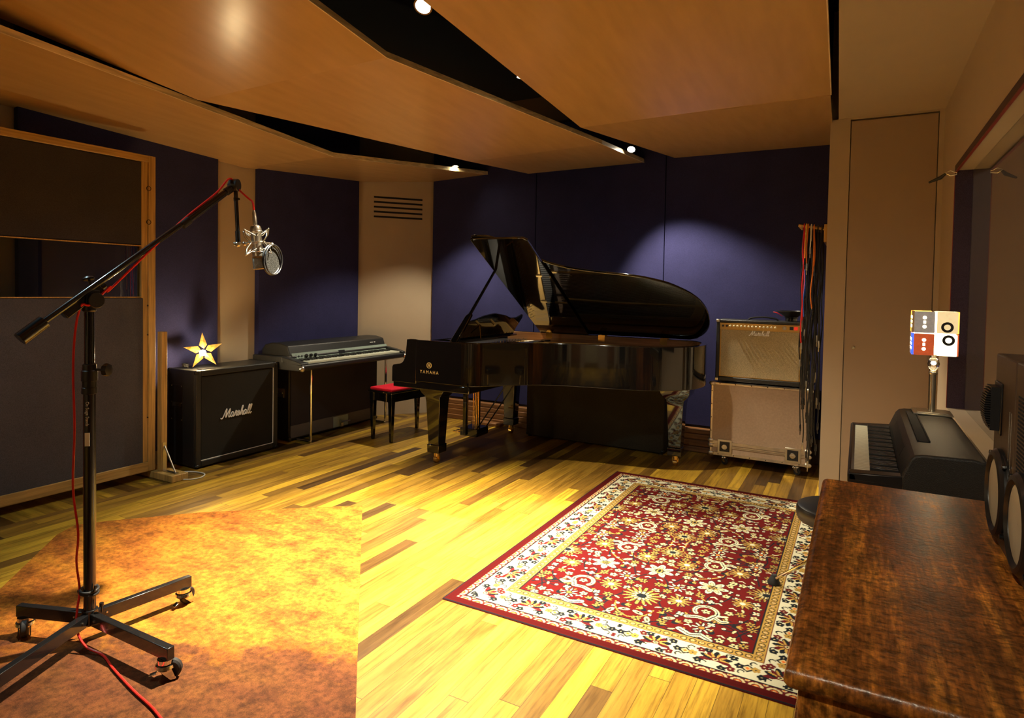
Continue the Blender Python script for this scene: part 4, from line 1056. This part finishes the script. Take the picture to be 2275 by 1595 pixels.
def cable_rack():
    t = thing('cable_hanger', 'wooden peg hanger high on the side of the beige cupboard wall', 'hanger', (-.235, 5.12, 1.9))
    part('backboard', MB().box(-.236, -.2155, 4.98, 5.45, 1.80, 1.925), 'pine', t, bev=.003)
    for y in (5.02, 5.10, 5.18, 5.27):
        part('peg', MB().cyl((-.236, y, 1.895), (-.405, y, 1.925), .010, n=12), 'pine', t)
    kinds = [('red', 'red'), ('orange', 'orange'), ('yellow', 'yellow'), ('cablew', 'white'), ('bluec', 'blue')]
    spec = [(-.366, 5.02, 1.03, 'red', 'long red cable hanging nearest the guitar combo, its red plugs beside the grille'),
            (-.352, 5.04, 1.22, 'bluec', 'blue cable hanging from the wooden pegs'),
            (-.350, 5.00, 1.64, 'yellow', 'short yellow cable looped at the top of the pegs'),
            (-.340, 5.01, 1.60, 'orange', 'short orange cable looped beside the yellow one'),
            (-.318, 5.00, 1.72, 'cablew', 'white cable end hanging near the top of the pegs'),
            (-.300, 5.00, 1.28, 'orange', 'orange-brown cable with pale plugs hanging halfway down')]
    blk = [(-.375, 5.07, .90), (-.357, 5.10, .42), (-.345, 5.13, 1.12), (-.333, 5.03, .30), (-.322, 5.07, .75), (-.312, 5.12, .22), (-.305, 5.03, .95), (-.295, 5.05, .17), (-.286, 5.10, .60),
           (-.276, 5.02, .36), (-.266, 5.06, .82), (-.257, 5.12, .28), (-.250, 5.01, 1.05), (-.243, 5.07, .45), (-.362, 5.16, .66), (-.325, 5.18, .50), (-.290, 5.18, .34)]
    def cab(x, y, zb, m, lab, grp):
        rs = random.Random(int(x*1e4)+int(zb*100)); z0 = 1.922+(-.236-x)*.0; zt = 1.895 + (-.236-x)*.176 + .014
        c0 = thing('hanging_cable', lab, 'cable', (x, y, zb), group=grp)
        w = .012
        p = [(x+rs.uniform(-.006, .006), y-w, zb+.03)]
        z = zb+.15
        while z < zt-.1:
            p.append((x+rs.uniform(-.010, .008), y-w-.006+rs.uniform(-.006, .006), z)); z += .16
        p += [(x, y-w-.002, zt-.03), (x, y, zt+.004), (x, y+w+.002, zt-.03)]
        z2 = zb+rs.uniform(.03, .4)
        z = zt-.2
        while z > z2+.1:
            p.append((x+rs.uniform(-.008, .012), y+w+.004+rs.uniform(-.006, .006), z)); z -= .17
        p.append((x+rs.uniform(-.006, .006), y+w, z2))
        part('lead', MB().tube(smooth(p, 5), .0042, 8), m, c0)
        for q, zz in ((p[0], zb), (p[-1], z2)):
            mm = 'nickel' if rs.random() < .4 else 'blackmet'
            part('plug', MB().lathe([(.004, .04), (.0062, .03), (.0072, .0), (.0072, -.012), (.0035, -.014), (.0032, -.04), (.001, -.044)], (q[0], q[1], zz+.01), (0, 0, 1), 12), mm, c0)
        return c0
    g = 'cables hanging from the wooden pegs'
    for s in spec: cab(s[0], s[1], s[2], s[3], s[4], g)
    for x, y, z in blk: cab(x, y, z, 'cableb', 'black cable hanging in the bundle from the wooden pegs', 'black cables hanging from the wooden pegs')
cable_rack()

# ---------------------------------------------------------------- microphone stand on castors
HUB = Vector((-2.62, 1.35, 0))
def mic_stand():
    t = thing('microphone_stand', 'tall black boom microphone stand on a castored cross base', 'microphone stand', HUB)
    P = lambda n, mb, m, par=None, **k: part(n, mb, m, par or t, **k)
    H = HUB; zt = .128; hh = .046
    P('hub', MB().cyl(H+Vector((0, 0, zt-hh-.004)), H+Vector((0, 0, zt+.012)), .030, n=8), 'blackmet', bev=.003)
    for (dx, dy), cr in (((.045, .395), 100), ((.505, .010), 40), ((-.300, -.112), -30), ((.205, -.470), 10)):
        d = Vector((dx, dy, 0)); l = d.length; d.normalize(); n = Vector((-d.y, d.x, 0)); w = .014
        a = H + d*.02; b = H + d*l
        mb = MB(); mb.loft([[p+n*w+Vector((0, 0, zt-hh)), p-n*w+Vector((0, 0, zt-hh)), p-n*w+Vector((0, 0, zt)), p+n*w+Vector((0, 0, zt))] for p in (a, b)])
        lg = P('leg', mb, 'blackmet', bev=.002)
        e = H + d*(l-.03)
        c, T, r = caster(P, e.x, e.y, zt-hh, lg, 1.25, R(cr))
        # the wheel hangs from the leg as well (same level as the fork)
        P('wheel', wheel_mb(T, .035, .020, .013, .0078), 'rubber', lg)
        P('brake_lever', MB().box(-.045, -.018, -.010, .010, .036, .040, T @ Matrix.Rotation(R(-18), 4, 'Y')), 'chrome', lg, bev=.002)
        P('bolt', MB().cyl(H+d*.055+n*(w)+Vector((0, 0, zt-.02)), H+d*.055+n*(w+.004)+Vector((0, 0, zt-.02)), .004, n=6).cyl(H+d*.055-n*(w)+Vector((0, 0, zt-.02)), H+d*.055-n*(w+.004)+Vector((0, 0, zt-.02)), .004, n=6), 'nickel', lg)
    for dx, dy in ((.045, .02), (-.035, .03)):
        q = H + Vector((dx, dy, zt)); P('thumb_screw', MB().cyl(q, q+Vector((0, 0, .03)), .003, n=8).cyl(q+Vector((0, 0, .025)), q+Vector((0, 0, .038)), .008, n=12), 'blackmet')
    P('lower_tube', MB().cyl(H+Vector((0, 0, .10)), H+Vector((0, 0, 1.07)), .0215, n=28), 'blackmet')
    P('upper_tube', MB().cyl(H+Vector((0, 0, 1.05)), H+Vector((0, 0, 1.335)), .0175, n=28), 'blackmet')
    cl = P('clutch', MB().lathe([(.0225, -.06), (.027, -.058), (.027, -.035), (.0245, -.033), (.0245, -.01), (.028, -.008), (.028, .03), (.0245, .034), (.0235, .055), (.019, .058)], H+Vector((0, 0, 1.05)), (0, 0, 1), 28), 'blackpl')
    kd = Vector((.84, .45, .0)).normalized(); kc = H+Vector((0, 0, 1.085))
    P('clutch_knob', MB().cyl(kc+kd*.02, kc+kd*.06, .005, n=10).lathe([(.012, 0), (.024, .004), (.026, .012), (.024, .022), (.010, .025)], kc+kd*.055, kd, 8), 'blackpl', cl)
    # boom
    piv = H + Vector((0, .01, 1.385)); tail = Vector((-2.618, 1.187, 1.273)); head = Vector((-2.561, 1.956, 1.888))
    bd = (head-piv).normalized()
    P('boom_pivot', MB().lathe([(.0195, -.055), (.024, -.05), (.024, -.02), (.016, -.01), (.016, .0)], H+Vector((0, 0, 1.365)), (0, 0, 1), 20).cyl(H+Vector((-.03, .01, 1.355)), H+Vector((.035, .01, 1.355)), .030, n=28).prism([(-.028, -.03), (.028, -.03), (.022, .03), (-.022, .03)], -.022, .022, axes(H+Vector((0, .005, 1.365)), (0, 1, 0), (0, 0, 1))), 'blackpl', bev=.002)
    a = piv - bd*.13; b = piv + bd*.035
    xx = Vector((1, 0, 0)); yy = bd.cross(xx).normalized(); xx = yy.cross(bd).normalized()
    P('boom_clutch', MB().loft([[p+xx*u*.019+yy*v*.019 for u, v in ((-1, -1), (1, -1), (1, 1), (-1, 1))] for p in (a, b)]).cyl(b, b+bd*.02, .017, n=20), 'blackmet', bev=.003)
    P('boom_knob', MB().cyl(piv+bd*.0+Vector((-.008, 0, .02)), piv+Vector((-.02, 0, .05)), .005, n=8).lathe([(.006, 0), (.019, .004), (.021, .010), (.014, .017), (.001, .018)], piv+Vector((-.02, 0, .045)), (-.3, -.1, 1), 20), 'blackpl')
    bt = P('boom_tube', MB().cyl(tail, head-bd*.16, .0115, n=20).cyl(head-bd*.30, head-bd*.02, .0145, n=20), 'blackmet')
    P('boom_collar', MB().cyl(head-bd*.325, head-bd*.285, .018, n=20).cyl(head-bd*.06, head-bd*.03, .018, n=20), 'blackpl', bt)
    P('counterweight', MB().cyl(tail+(-bd)*(-.01), tail-bd*.088, .025, n=32), 'blackmet', bev=.002)
    sd = Vector((.80, .42, 0)).normalized()
    P('head_joint', MB().cyl(head-sd*.022, head+sd*.016, .029, n=32).cyl(head-sd*.035, head-sd*.022, .010, n=16), 'blackpl', bev=.003)
    bot = Vector((-2.547, 1.962, 1.625)); up = (head-bot).normalized()
    dr = P('drop_tube', MB().cyl(bot, head-up*.01, .0088, n=16), 'blackmet')
    P('drop_collar', MB().cyl(bot+up*.0, bot+up*.05, .011, n=16).cyl(bot+up*.19, bot+up*.205, .011, n=16).box(-.004, .022, -.004, .004, -.005, .005, Matrix.Translation(bot+up*.198)), 'blackpl', dr)
    # lettering down the lower tube, facing the viewer
    fdir = Vector((-H.x, -H.y, 0)).normalized(); xx = Vector((0, 0, -1)); yy = fdir.cross(xx)
    side = Vector((-fdir.y, fdir.x, 0)); ld = (fdir*.93 - side*.36).normalized()
    o = H + ld*.0213; yy = ld.cross(xx)
    P('lettering', text_mb('On Stage Stands', .016, axes(o+Vector((0, 0, .915)), xx, yy), .0006, 1.0, xs=.9), 'white', label='small white lettering running down the tube')
    P('sticker', MB().box(-.026, .026, -.0085, .0085, -.0006, .0006, axes(o+Vector((0, 0, .815)), xx, yy)), 'white', label='small pale sticker')
    for z, m in ((.10, 0),):
        q = MB(); q.torus(H+Vector((0, 0, .235)), (0.05, 0, 1), .0245, .006, 24, 8); 
    solo('velcro_tie', MB().torus(H+Vector((-.004, 0, .205)), (.15, .1, 1), .030, .0055, 24, 8).torus(H+Vector((-.004, 0, .216)), (.1, -.05, 1), .030, .0055, 24, 8).tube([H+Vector((.03, .0, .215)), H+Vector((.034, .004, .24))], .005, 6).sphere(H+Vector((-.040, -.012, .205)), .013, 10, 8), 'rubber', 'black tie wrapped around the red lead at the foot of the stand', 'cable tie')
mic_stand()

# ---------------------------------------------------------------- studio microphone in its shock mount, with pop filter
MC = Vector((-2.425, 2.01, 0)); MZT, MZB = 1.692, 1.500
def microphone():
    top = Vector((-2.475, 2.000, 1.690)); bot = Vector((-2.461, 2.013, 1.500)); ax = (top-bot).normalized()
    T = axes(bot, Vector((.876, .483, 0)), Vector((-.483, .876, 0)))
    sh = Matrix.Translation(bot) @ ax.to_track_quat('Z', 'Y').to_matrix().to_4x4() 
    t = thing('studio_microphone', 'silver large diaphragm microphone hanging upside down from the boom', 'microphone', bot)
    P = lambda n, mb, m, par=None, **k: part(n, mb, m, par or t, **k)
    P('body', MB().lathe([(.020, .058), (.0255, .060), (.0255, .075), (.0235, .082), (.0235, .165), (.026, .168), (.026, .185), (.021, .200), (.012, .206)], bot, ax, 32), 'nickel')
    gx = Vector((math.cos(R(44)), math.sin(R(44)), 0)); gy = ax.cross(gx).normalized(); gx = gy.cross(ax).normalized(); GT = axes(bot, gx, gy)
    P('grille', MB().box(-.027, .027, -.017, .017, -.002, .058, GT), 'mesh', bev=.010, seg=3, label='rectangular wire mesh head')
    mb = MB()
    TT = GT
    for q in ((-.028, .028, -.0175, .0175, 0, .004), (-.028, .028, -.0175, .0175, .055, .060), (-.028, -.0245, -.004, .004, 0, .06), (.0245, .028, -.004, .004, 0, .06)): mb.box(*q, TT)
    P('grille_band', mb, 'nickel', bev=.001)
    e = bot + ax*.206
    P('connector', MB().lathe([(.0095, 0), (.0095, .035), (.0085, .037), (.0085, .055), (.005, .068)], e, ax, 18), 'nickel')
    # shock mount: ring and cat's-cradle arms
    c = bot + ax*.125
    s = thing('shock_mount', 'silver spider shock mount holding the studio microphone', 'microphone mount', c)
    Q = lambda n, mb, m, par=None, **k: part(n, mb, m, par or s, **k)
    Q('ring', MB().torus(c, ax, .036, .0028, 36, 8).torus(c+ax*.05, ax, .0285, .002, 30, 6).torus(c-ax*.045, ax, .0285, .002, 30, 6), 'nickel')
    b1 = Vector((-2.547, 1.962, 1.615))
    x = ax.cross(Vector((0, 0, 1))).normalized() if abs(ax.z) < .999 else Vector((1, 0, 0)); y = ax.cross(x)
    for k in range(4):
        a = PI/4 + k*PI/2 + .2; r0 = x*math.cos(a) + y*math.sin(a)
        for sg in (1, -1):
            a2 = a + .0; rr = x*math.cos(a2) + y*math.sin(a2)
            tip = c + rr*.075 + ax*(sg*.058)
            Q('spider_arm', MB().tube([c + rr*.036, c + rr*.075*.9 + ax*sg*.03, tip], [.0022, .0022, .0030], 6), 'nickel')
            for dlt in (-.6, .6):
                b2 = a2 + dlt; q = c + (x*math.cos(b2) + y*math.sin(b2))*.028 + ax*sg*.030
                Q('elastic', MB().tube([tip, q], .0018, 5), 'cablew')
    Q('swivel', MB().cyl(b1, c + (b1-c).normalized()*.036, .0035, n=10).sphere(b1, .014, 14, 10).sphere(b1 + (c-b1)*.35, .011, 12, 8).cyl(b1-Vector((.018, .008, -.002)), b1+Vector((.0, .0, 0)), .009, n=14), 'nickel')
    # pop filter
    pc = Vector((-2.414, 2.041, 1.544)); pn = Vector((.955, .30, .0)).normalized()
    f = thing('pop_filter', 'round black mesh pop filter beside the studio microphone', 'pop filter', pc)
    F_ = lambda n, mb, m, **k: part(n, mb, m, f, **k)
    F_('hoop', MB().torus(pc, pn, .069, .0045, 40, 8).torus(pc+pn*.012, pn, .069, .0035, 40, 8), 'blackpl')
    F_('mesh_disc', MB().cyl(pc-pn*.001, pc+pn*.001, .067, n=40), 'popmesh')
    F_('clamp_arm', MB().tube([pc+Vector((0, 0, .069)), pc+Vector((-.005, -.004, .076)), c+Vector((.04, .02, -.002)), c+Vector((-.035, -.018, .004))], .0035, 8).sphere(pc+Vector((0, 0, .071)), .010, 12, 8), 'nickel')
    return top, e + ax*.065
mt, conn = microphone()
def red_lead():
    H = HUB; piv = H + Vector((0, .01, 1.385)); head = Vector((-2.561, 1.956, 1.888)); bd = (head-piv).normalized()
    vw = Vector((.35, -.35, 0))
    p = [conn, conn+Vector((-.004, -.004, .04)), Vector((-2.51, 1.985, 1.83)), head+Vector((.005, .01, -.015)), head+Vector((.0, -.03, .026)), head-bd*.12+Vector((0, 0, .030)), head-bd*.30+Vector((.0, 0, .022)),
         head-bd*.45+Vector((.012, 0, .008)), head-bd*.58+Vector((.018, -.01, -.020)), head-bd*.72+Vector((.018, 0, -.034)), piv+bd*.07+Vector((.022, 0, -.020)), piv+Vector((.030, -.02, -.045)), piv+Vector((.012, -.045, -.05)), H+Vector((-.028, -.036, 1.24)), H+Vector((-.045, -.036, 1.08)),
         H+Vector((-.040, -.034, .85)), H+Vector((-.048, -.036, .62)), H+Vector((-.020, -.032, .45)), H+Vector((-.036, -.03, .33)), H+Vector((-.030, -.022, .215)), H+Vector((-.012, -.040, .15)), H+Vector((.015, -.055, .085)), H+Vector((.070, -.052, .035)),
         Vector((-2.47, 1.318, .0145)), Vector((-2.349, 1.290, .0145)), Vector((-2.165, 1.255, .0145)), Vector((-1.977, 1.225, .0145)), Vector((-1.80, 1.16, .0145)), Vector((-1.60, .95, .0145))]
    solo('microphone_lead', MB().tube(smooth(p, 6), .0043, 8), 'red', 'long red microphone lead running along the boom, down the stand and over the carpet', 'cable')
red_lead()

# ---------------------------------------------------------------- wooden console in the right foreground
def console():
    x0, x1, y0, y1, z = -.088, .445, 1.073, 2.25, .84
    t = thing('wooden_console', 'worn dark wooden console with moulded top edge, in the right foreground', 'console', ((x0+x1)/2, (y0+y1)/2, 0))
    P = lambda n, mb, m, par=None, **k: part(n, mb, m, par or t, **k)
    def ring(i, zz): return [(x0+i, y0+i, zz), (x1, y0+i, zz), (x1, y1-i*.3, zz), (x0+i, y1-i*.3, zz)]
    P('top', MB().loft([ring(.014, z-.040), ring(.006, z-.034), ring(.001, z-.026), ring(0, z-.018), ring(.002, z-.010), ring(.008, z-.003), ring(.016, z)]), 'desk')
    P('top_inlay', MB().box(x0+.022, x1-.001, y0+.021, y1-.012, z-.001, z+.0012), 'desk')
    P('body', MB().box(x0+.020, x1-.005, y0+.022, y1-.02, .06, z-.039), 'desk', bev=.002)
    P('waist_moulding', MB().box(x0+.014, x1-.005, y0+.016, y1-.02, z-.115, z-.10), 'desk', bev=.005)
    P('plinth', MB().box(x0+.010, x1-.005, y0+.012, y1-.015, .0, .062), 'desk', bev=.006)
console()
def stool():
    c = Vector((-.055, 3.09, 0)); r = .168
    t = thing('round_stool', 'round black vinyl stool half hidden behind the wooden console', 'stool', c)
    P = lambda n, mb, m, par=None, **k: part(n, mb, m, par or t, **k)
    P('seat', MB().lathe([(.03, -.075), (r*.86, -.075), (r*.96, -.065), (r, -.045), (r, -.018), (r*.97, -.006), (r*.90, 0), (.001, .003)], c+Vector((0, 0, .50)), (0, 0, 1), 48), 'blackpl')
    P('column', MB().cyl(c+Vector((0, 0, .10)), c+Vector((0, 0, .43)), .014), 'chrome')
    P('collar', MB().cyl(c+Vector((0, 0, .24)), c+Vector((0, 0, .29)), .022), 'blackpl')
    for k in range(3):
        a = R(142 + 120*k); d = Vector((math.cos(a), math.sin(a), 0)); e = c + d*.345
        lg = P('leg', MB().tube([c+d*.02+Vector((0, 0, .28)), c+d*.10+Vector((0, 0, .235)), e+Vector((0, 0, .026))], .009, 10).tube([c+d*.02+Vector((0, 0, .12)), c+d*.16+Vector((0, 0, .17))], .006, 8), 'chrome')
        P('rubber_foot', MB().lathe([(.030, 0), (.030, .008), (.018, .03), (.011, .045)], e+Vector((0, 0, .0075)), Vector((-d.x*.5, -d.y*.5, 1)) if False else (0, 0, 1), 18), 'rubber', lg)
stool()
def keyboard():
    y0, y1 = 2.5, 3.5
    t = thing('electric_keyboard', 'black moulded electric piano with the cassette lamp on it, by the window', 'electric piano', (.2, 3.0, 0))
    P = lambda n, mb, m, par=None, **k: part(n, mb, m, par or t, **k)
    def yp(prof, a, b): return MB().loft([[(p[0], y, p[1]) for p in prof] for y in (a, b)])
    P('base', yp([(-.020, .775), (-.020, .800), (-.012, .806), (.005, .800), (.008, .785), (.145, .785), (.145, .74), (.42, .74), (.42, .70), (0, .70), (-.012, .76)], y0, y1), 'blackpl', bev=.003)
    hood = [(.140, .745), (.140, .815), (.165, .878), (.178, .893), (.20, .898), (.34, .902), (.37, .895), (.40, .86), (.43, .80), (.435, .745)]
    P('hood', yp(hood, y0, y1), 'tolex', bev=.008, seg=3)
    for a, b in ((y0, y0+.055), (y1-.045, y1)): P('cheek', yp([(-.018, .78), (-.016, .806), (.145, .816), (.15, .78)], a, b), 'blackpl', bev=.004)
    k0, k1 = y0+.058, y1-.048; n = 38; w = (k1-k0)/n; q = None
    for i in range(n):
        if q is None: q = P('white_key', MB().box(.0, .138, k0+.0008, k0+w-.0008, .785, .804), 'ivory', bev=.0015)
        else:
            c = q.copy(); COL.objects.link(c); c.parent = t; c.location = (0, i*w, 0)
    q = None
    for i in range(n-1):
        if i % 7 in (2, 6): continue
        if q is None: q = P('black_key', MB().box(.050, .138, k0+w-.0065, k0+w+.0065, .80, .816), 'blackpl', bev=.002); i0 = i
        else:
            c = q.copy(); COL.objects.link(c); c.parent = t; c.location = (0, (i-i0)*w, 0)
    T = axes((.1545, 3.0, .8505), (0, 1, 0), (.025, 0, .063))
    P('control_strip', MB().box(-.25, .30, -.022, .022, -.001, .003, T), 'rubber')
    for y in (.27, .33): P('knob', MB().lathe([(.012, 0), (.011, .012), (.001, .013)], T @ Vector((y, 0, .002)), T.to_3x3() @ Vector((0, 0, 1)), 16), 'nickel')
    P('music_slot', MB().box(.205, .235, 2.72, 3.38, .8985, .9015).box(.200, .205, 2.72, 3.38, .898, .905).box(.235, .240, 2.72, 3.38, .899, .905), 'black')
    for x in (.06, .36):
        for y in (y0+.08, y1-.08): P('leg', MB().cyl((x, y, 0), (x, y, .72), .013), 'chrome')
keyboard()
def cassette_lamp():
    c = Vector((.300, 3.40, .9025))
    t = thing('cassette_lamp', 'lit table lamp with a shade of tape cassettes, standing on the black electric piano', 'lamp', c)
    P = lambda n, mb, m, par=None, **k: part(n, mb, m, par or t, **k)
    P('base', MB().box(c.x-.075, c.x+.075, c.y-.075, c.y+.075, c.z, c.z+.006).box(c.x-.06, c.x+.06, c.y-.06, c.y+.06, c.z+.006, c.z+.010), 'nickel', bev=.001)
    P('stem', MB().cyl(c+Vector((0, 0, .01)), c+Vector((0, 0, .185)), .0125, n=18), 'nickel')
    P('collar', MB().lathe([(.015, 0), (.017, .003), (.017, .010), (.015, .013)], c+Vector((0, 0, .175)), (0, 0, 1), 18), 'nickel')
    P('glass_bulb', MB().lathe([(.010, 0), (.020, .012), (.024, .030), (.020, .048), (.012, .058)], c+Vector((0, 0, .192)), (0, 0, 1), 20), 'glass')
    z0, z1 = 1.168, 1.362; x0, x1, y0, y1 = c.x-.085, c.x+.079, c.y-.07, c.y+.075
    bodies = {'grey': ((.30, .26, .22), .5), 'white': ((.95, .85, .6), 1.5), 'pale': ((.75, .58, .30), .8), 'red': ((.42, .07, .02), .75), 'blue': ((.03, .08, .9), 2.0), 'dark': ((.20, .11, .04), .5), 'amber': ((.85, .42, .06), 1.6)}
    for k, (cc, e) in bodies.items():
        if 'ct_'+k not in MAT: MAT['ct_'+k] = M('lit cassette '+k, cc, .3, var=.25, vs=60, emit=cc, es=e)
    if 'ct_glow' not in MAT: MAT['ct_glow'] = M('lit gap', (1, .9, .6), .4, emit=(1, .85, .5), es=6)
    zm = (z0+z1)/2
    # each face holds two rows of cassettes turned on end
    def tape(o, u, v, w, h, k, reels, ring=None):
        """cassette w wide, h tall in a face plane at o, axes u,v"""
        T = axes(o, u, v)
        mb = MB().prism([(-w/2, -h/2+.003), (-w/2+.003, -h/2), (w/2-.003, -h/2), (w/2, -h/2+.003), (w/2, h/2-.003), (w/2-.003, h/2), (-w/2+.003, h/2), (-w/2, h/2-.003)], -.004, .004, T)
        ca = P('cassette', mb, 'ct_'+k)
        if reels:
            mb = MB()
            for s in (-1, 1): mb.cyl(T @ Vector((0, s*.020, .0035)), T @ Vector((0, s*.020, .0048)), .0075 if ring is None else .012, n=18)
            mb.box(-.0045, .0045, -.0065, .0065, .0035, .0048, T)
            P('reel_window', mb, 'ct_glow', ca)
        if ring is not None:
            P('tape_reel', MB().strip([(ring[0]+.023*math.cos(a), ring[1]+.023*math.sin(a)) for a in np.linspace(0, 2*PI, 29)[:-1]], [(ring[0]+.0125*math.cos(a), ring[1]+.0125*math.sin(a)) for a in np.linspace(0, 2*PI, 29)[:-1]], .004, .0055, True, T), 'rubber', ca)
    h = .095; w = .076
    # front face (towards viewer, -Y)
    tape((x0+.040, y0, z1-h/2), (1, 0, 0), (0, 0, 1), w, h, 'grey', True); tape((x1-.040, y0, z1-h/2), (1, 0, 0), (0, 0, 1), w, h, 'pale', False, (.0, -.020))
    tape((x0+.040, y0, z0+h/2), (1, 0, 0), (0, 0, 1), w, h, 'red', True); tape((x1-.040, y0, z0+h/2), (1, 0, 0), (0, 0, 1), w, h, 'white', False, (.006, .022))
    # side faces and back
    for (yy, kk) in ((y0+.040, 'dark'), (y1-.040, 'amber')): tape((x0, yy, z1-h/2), (0, -1, 0), (0, 0, 1), w-.006, h, kk, True); 
    for (yy, kk) in ((y0+.040, 'blue'), (y1-.040, 'grey')): tape((x0, yy, z0+h/2), (0, -1, 0), (0, 0, 1), w-.006, h, kk, True)
    for (yy, kk) in ((y0+.040, 'amber'), (y1-.040, 'pale')): tape((x1, yy, z1-h/2), (0, 1, 0), (0, 0, 1), w-.006, h, kk, True); tape((x1, yy, z0+h/2), (0, 1, 0), (0, 0, 1), w-.006, h, 'red', True)
    for (xx, kk) in ((x0+.04, 'amber'), (x1-.04, 'grey')): tape((xx, y1, z1-h/2), (-1, 0, 0), (0, 0, 1), w, h, kk, True); tape((xx, y1, z0+h/2), (-1, 0, 0), (0, 0, 1), w, h, 'dark', True)
    P('diffuser', MB().box(x0+.008, x1-.008, y0+.008, y1-.008, z0+.004, z1-.003), 'ct_glow')
    P('shade_carrier', MB().box(c.x-.03, c.x+.03, c.y-.004, c.y+.004, z0-.004, z0).cyl((c.x, c.y, 1.15), (c.x, c.y, z0), .010), 'nickel')
cassette_lamp()
def monitors():
    T0 = None
    for k, (ya, yb, lab) in enumerate(((1.742, 1.972, 'brown studio loudspeaker with ribbed horn at the far end of the wooden console'), (1.505, 1.736, 'nearer brown studio loudspeaker cut by the right edge of the photo'))):
        x0, x1, z0, z1 = .306, .505, .8415, 1.290; yc = (ya+yb)/2
        t = thing('studio_loudspeaker', lab, 'speaker', ((x0+x1)/2, yc, z0), group='loudspeakers on the wooden console')
        P = lambda n, mb, m, par=None, **kk: part(n, mb, m, par or t, **kk)
        P('cabinet', MB().box(x0, x1, ya, yb, z0, z1), 'spkbrown', bev=.004)
        zc = z0+.125; c = Vector((x0, yc, zc))
        P('woofer_surround', MB().lathe([(.104, .0), (.104, .010), (.098, .017), (.088, .019), (.080, .013), (.079, .006)], c, (-1, 0, 0), 44), 'blackpl')
        P('woofer_frame', MB().prism([(math.cos(a)*.106*(1-.07*math.cos(4*a)), math.sin(a)*.106*(1-.07*math.cos(4*a))) for a in np.linspace(0, 2*PI, 41)[:-1]], 0, .006, axes(c, (0, -1, 0), (0, 0, 1))), 'blackpl', bev=.001)
        P('woofer_cone', MB().lathe([(.080, .011), (.076, .012), (.04, .011), (.001, .010)], c, (-1, 0, 0), 40, cap=False), 'cone', label='cream woofer cone')
        for a in range(4):
            q = c + Vector((0, math.cos(PI/4+a*PI/2)*.112, math.sin(PI/4+a*PI/2)*.112)); P('screw', MB().lathe([(.006, 0), (.006, .008), (.002, .009)], q+Vector((-.005, 0, 0)), (-1, 0, 0), 8), 'blackmet')
        if k == 0:
            hz = z0+.320; hy = yb-.055; mb = MB()
            for i in range(19):
                z = hz-.050+i*.0056; b = .030*math.sqrt(max(0, 1-((z-hz)/.062)**2))
                mb.box(x0-.004-b, x0-.002, hy-.032, hy+.032, z-.0014, z+.0014)
            P('horn_lens', mb, 'blackpl'); P('horn_plate', MB().box(x0-.004, x0, hy-.042, hy+.042, hz-.062, hz+.062), 'blackpl', bev=.002)
            P('horn_body', MB().box(x0-.022, x0-.002, hy-.034, hy-.026, hz-.052, hz+.052), 'blackpl')
        else:
            mb = MB()
            for i in range(22):
                for j in range(10): mb.box(x0-.001, x0+.0005, yb-.03-j*.009-.004, yb-.03-j*.009, z1-.07-i*.0085-.004, z1-.07-i*.0085)
            P('vent_holes', mb, 'black')
        mb = MB()
        for j in range(2):
            mb.box(x0-.0006, x0+.0002, ya+.03+j*.02, ya+.034+j*.02, z1-.25+j*.01, z1-.12)
        P('small_print', mb, 'mesh')
monitors()
def clamp_():
    p = Vector((.435, 4.30, 2.120)); q = Vector((.33, 4.36, 2.085))
    t = thing('spring_clamp', 'small black clamp gripping the top corner of the window frame', 'clamp', p)
    part('jaw', MB().tube([p+Vector((.02, -.004, .0)), p+Vector((-.01, 0, .016)), p+Vector((-.035, .008, .006)), p+Vector((-.01, .0, -.012)), p+Vector((.02, -.004, -.008))], .003, 6), 'nickel', t)
    part('handle', MB().tube([p+Vector((-.03, .008, .004)), (p+q)/2+Vector((0, 0, .002)), q], [.006, .011, .006], 8), 'rubber', t)
clamp_()
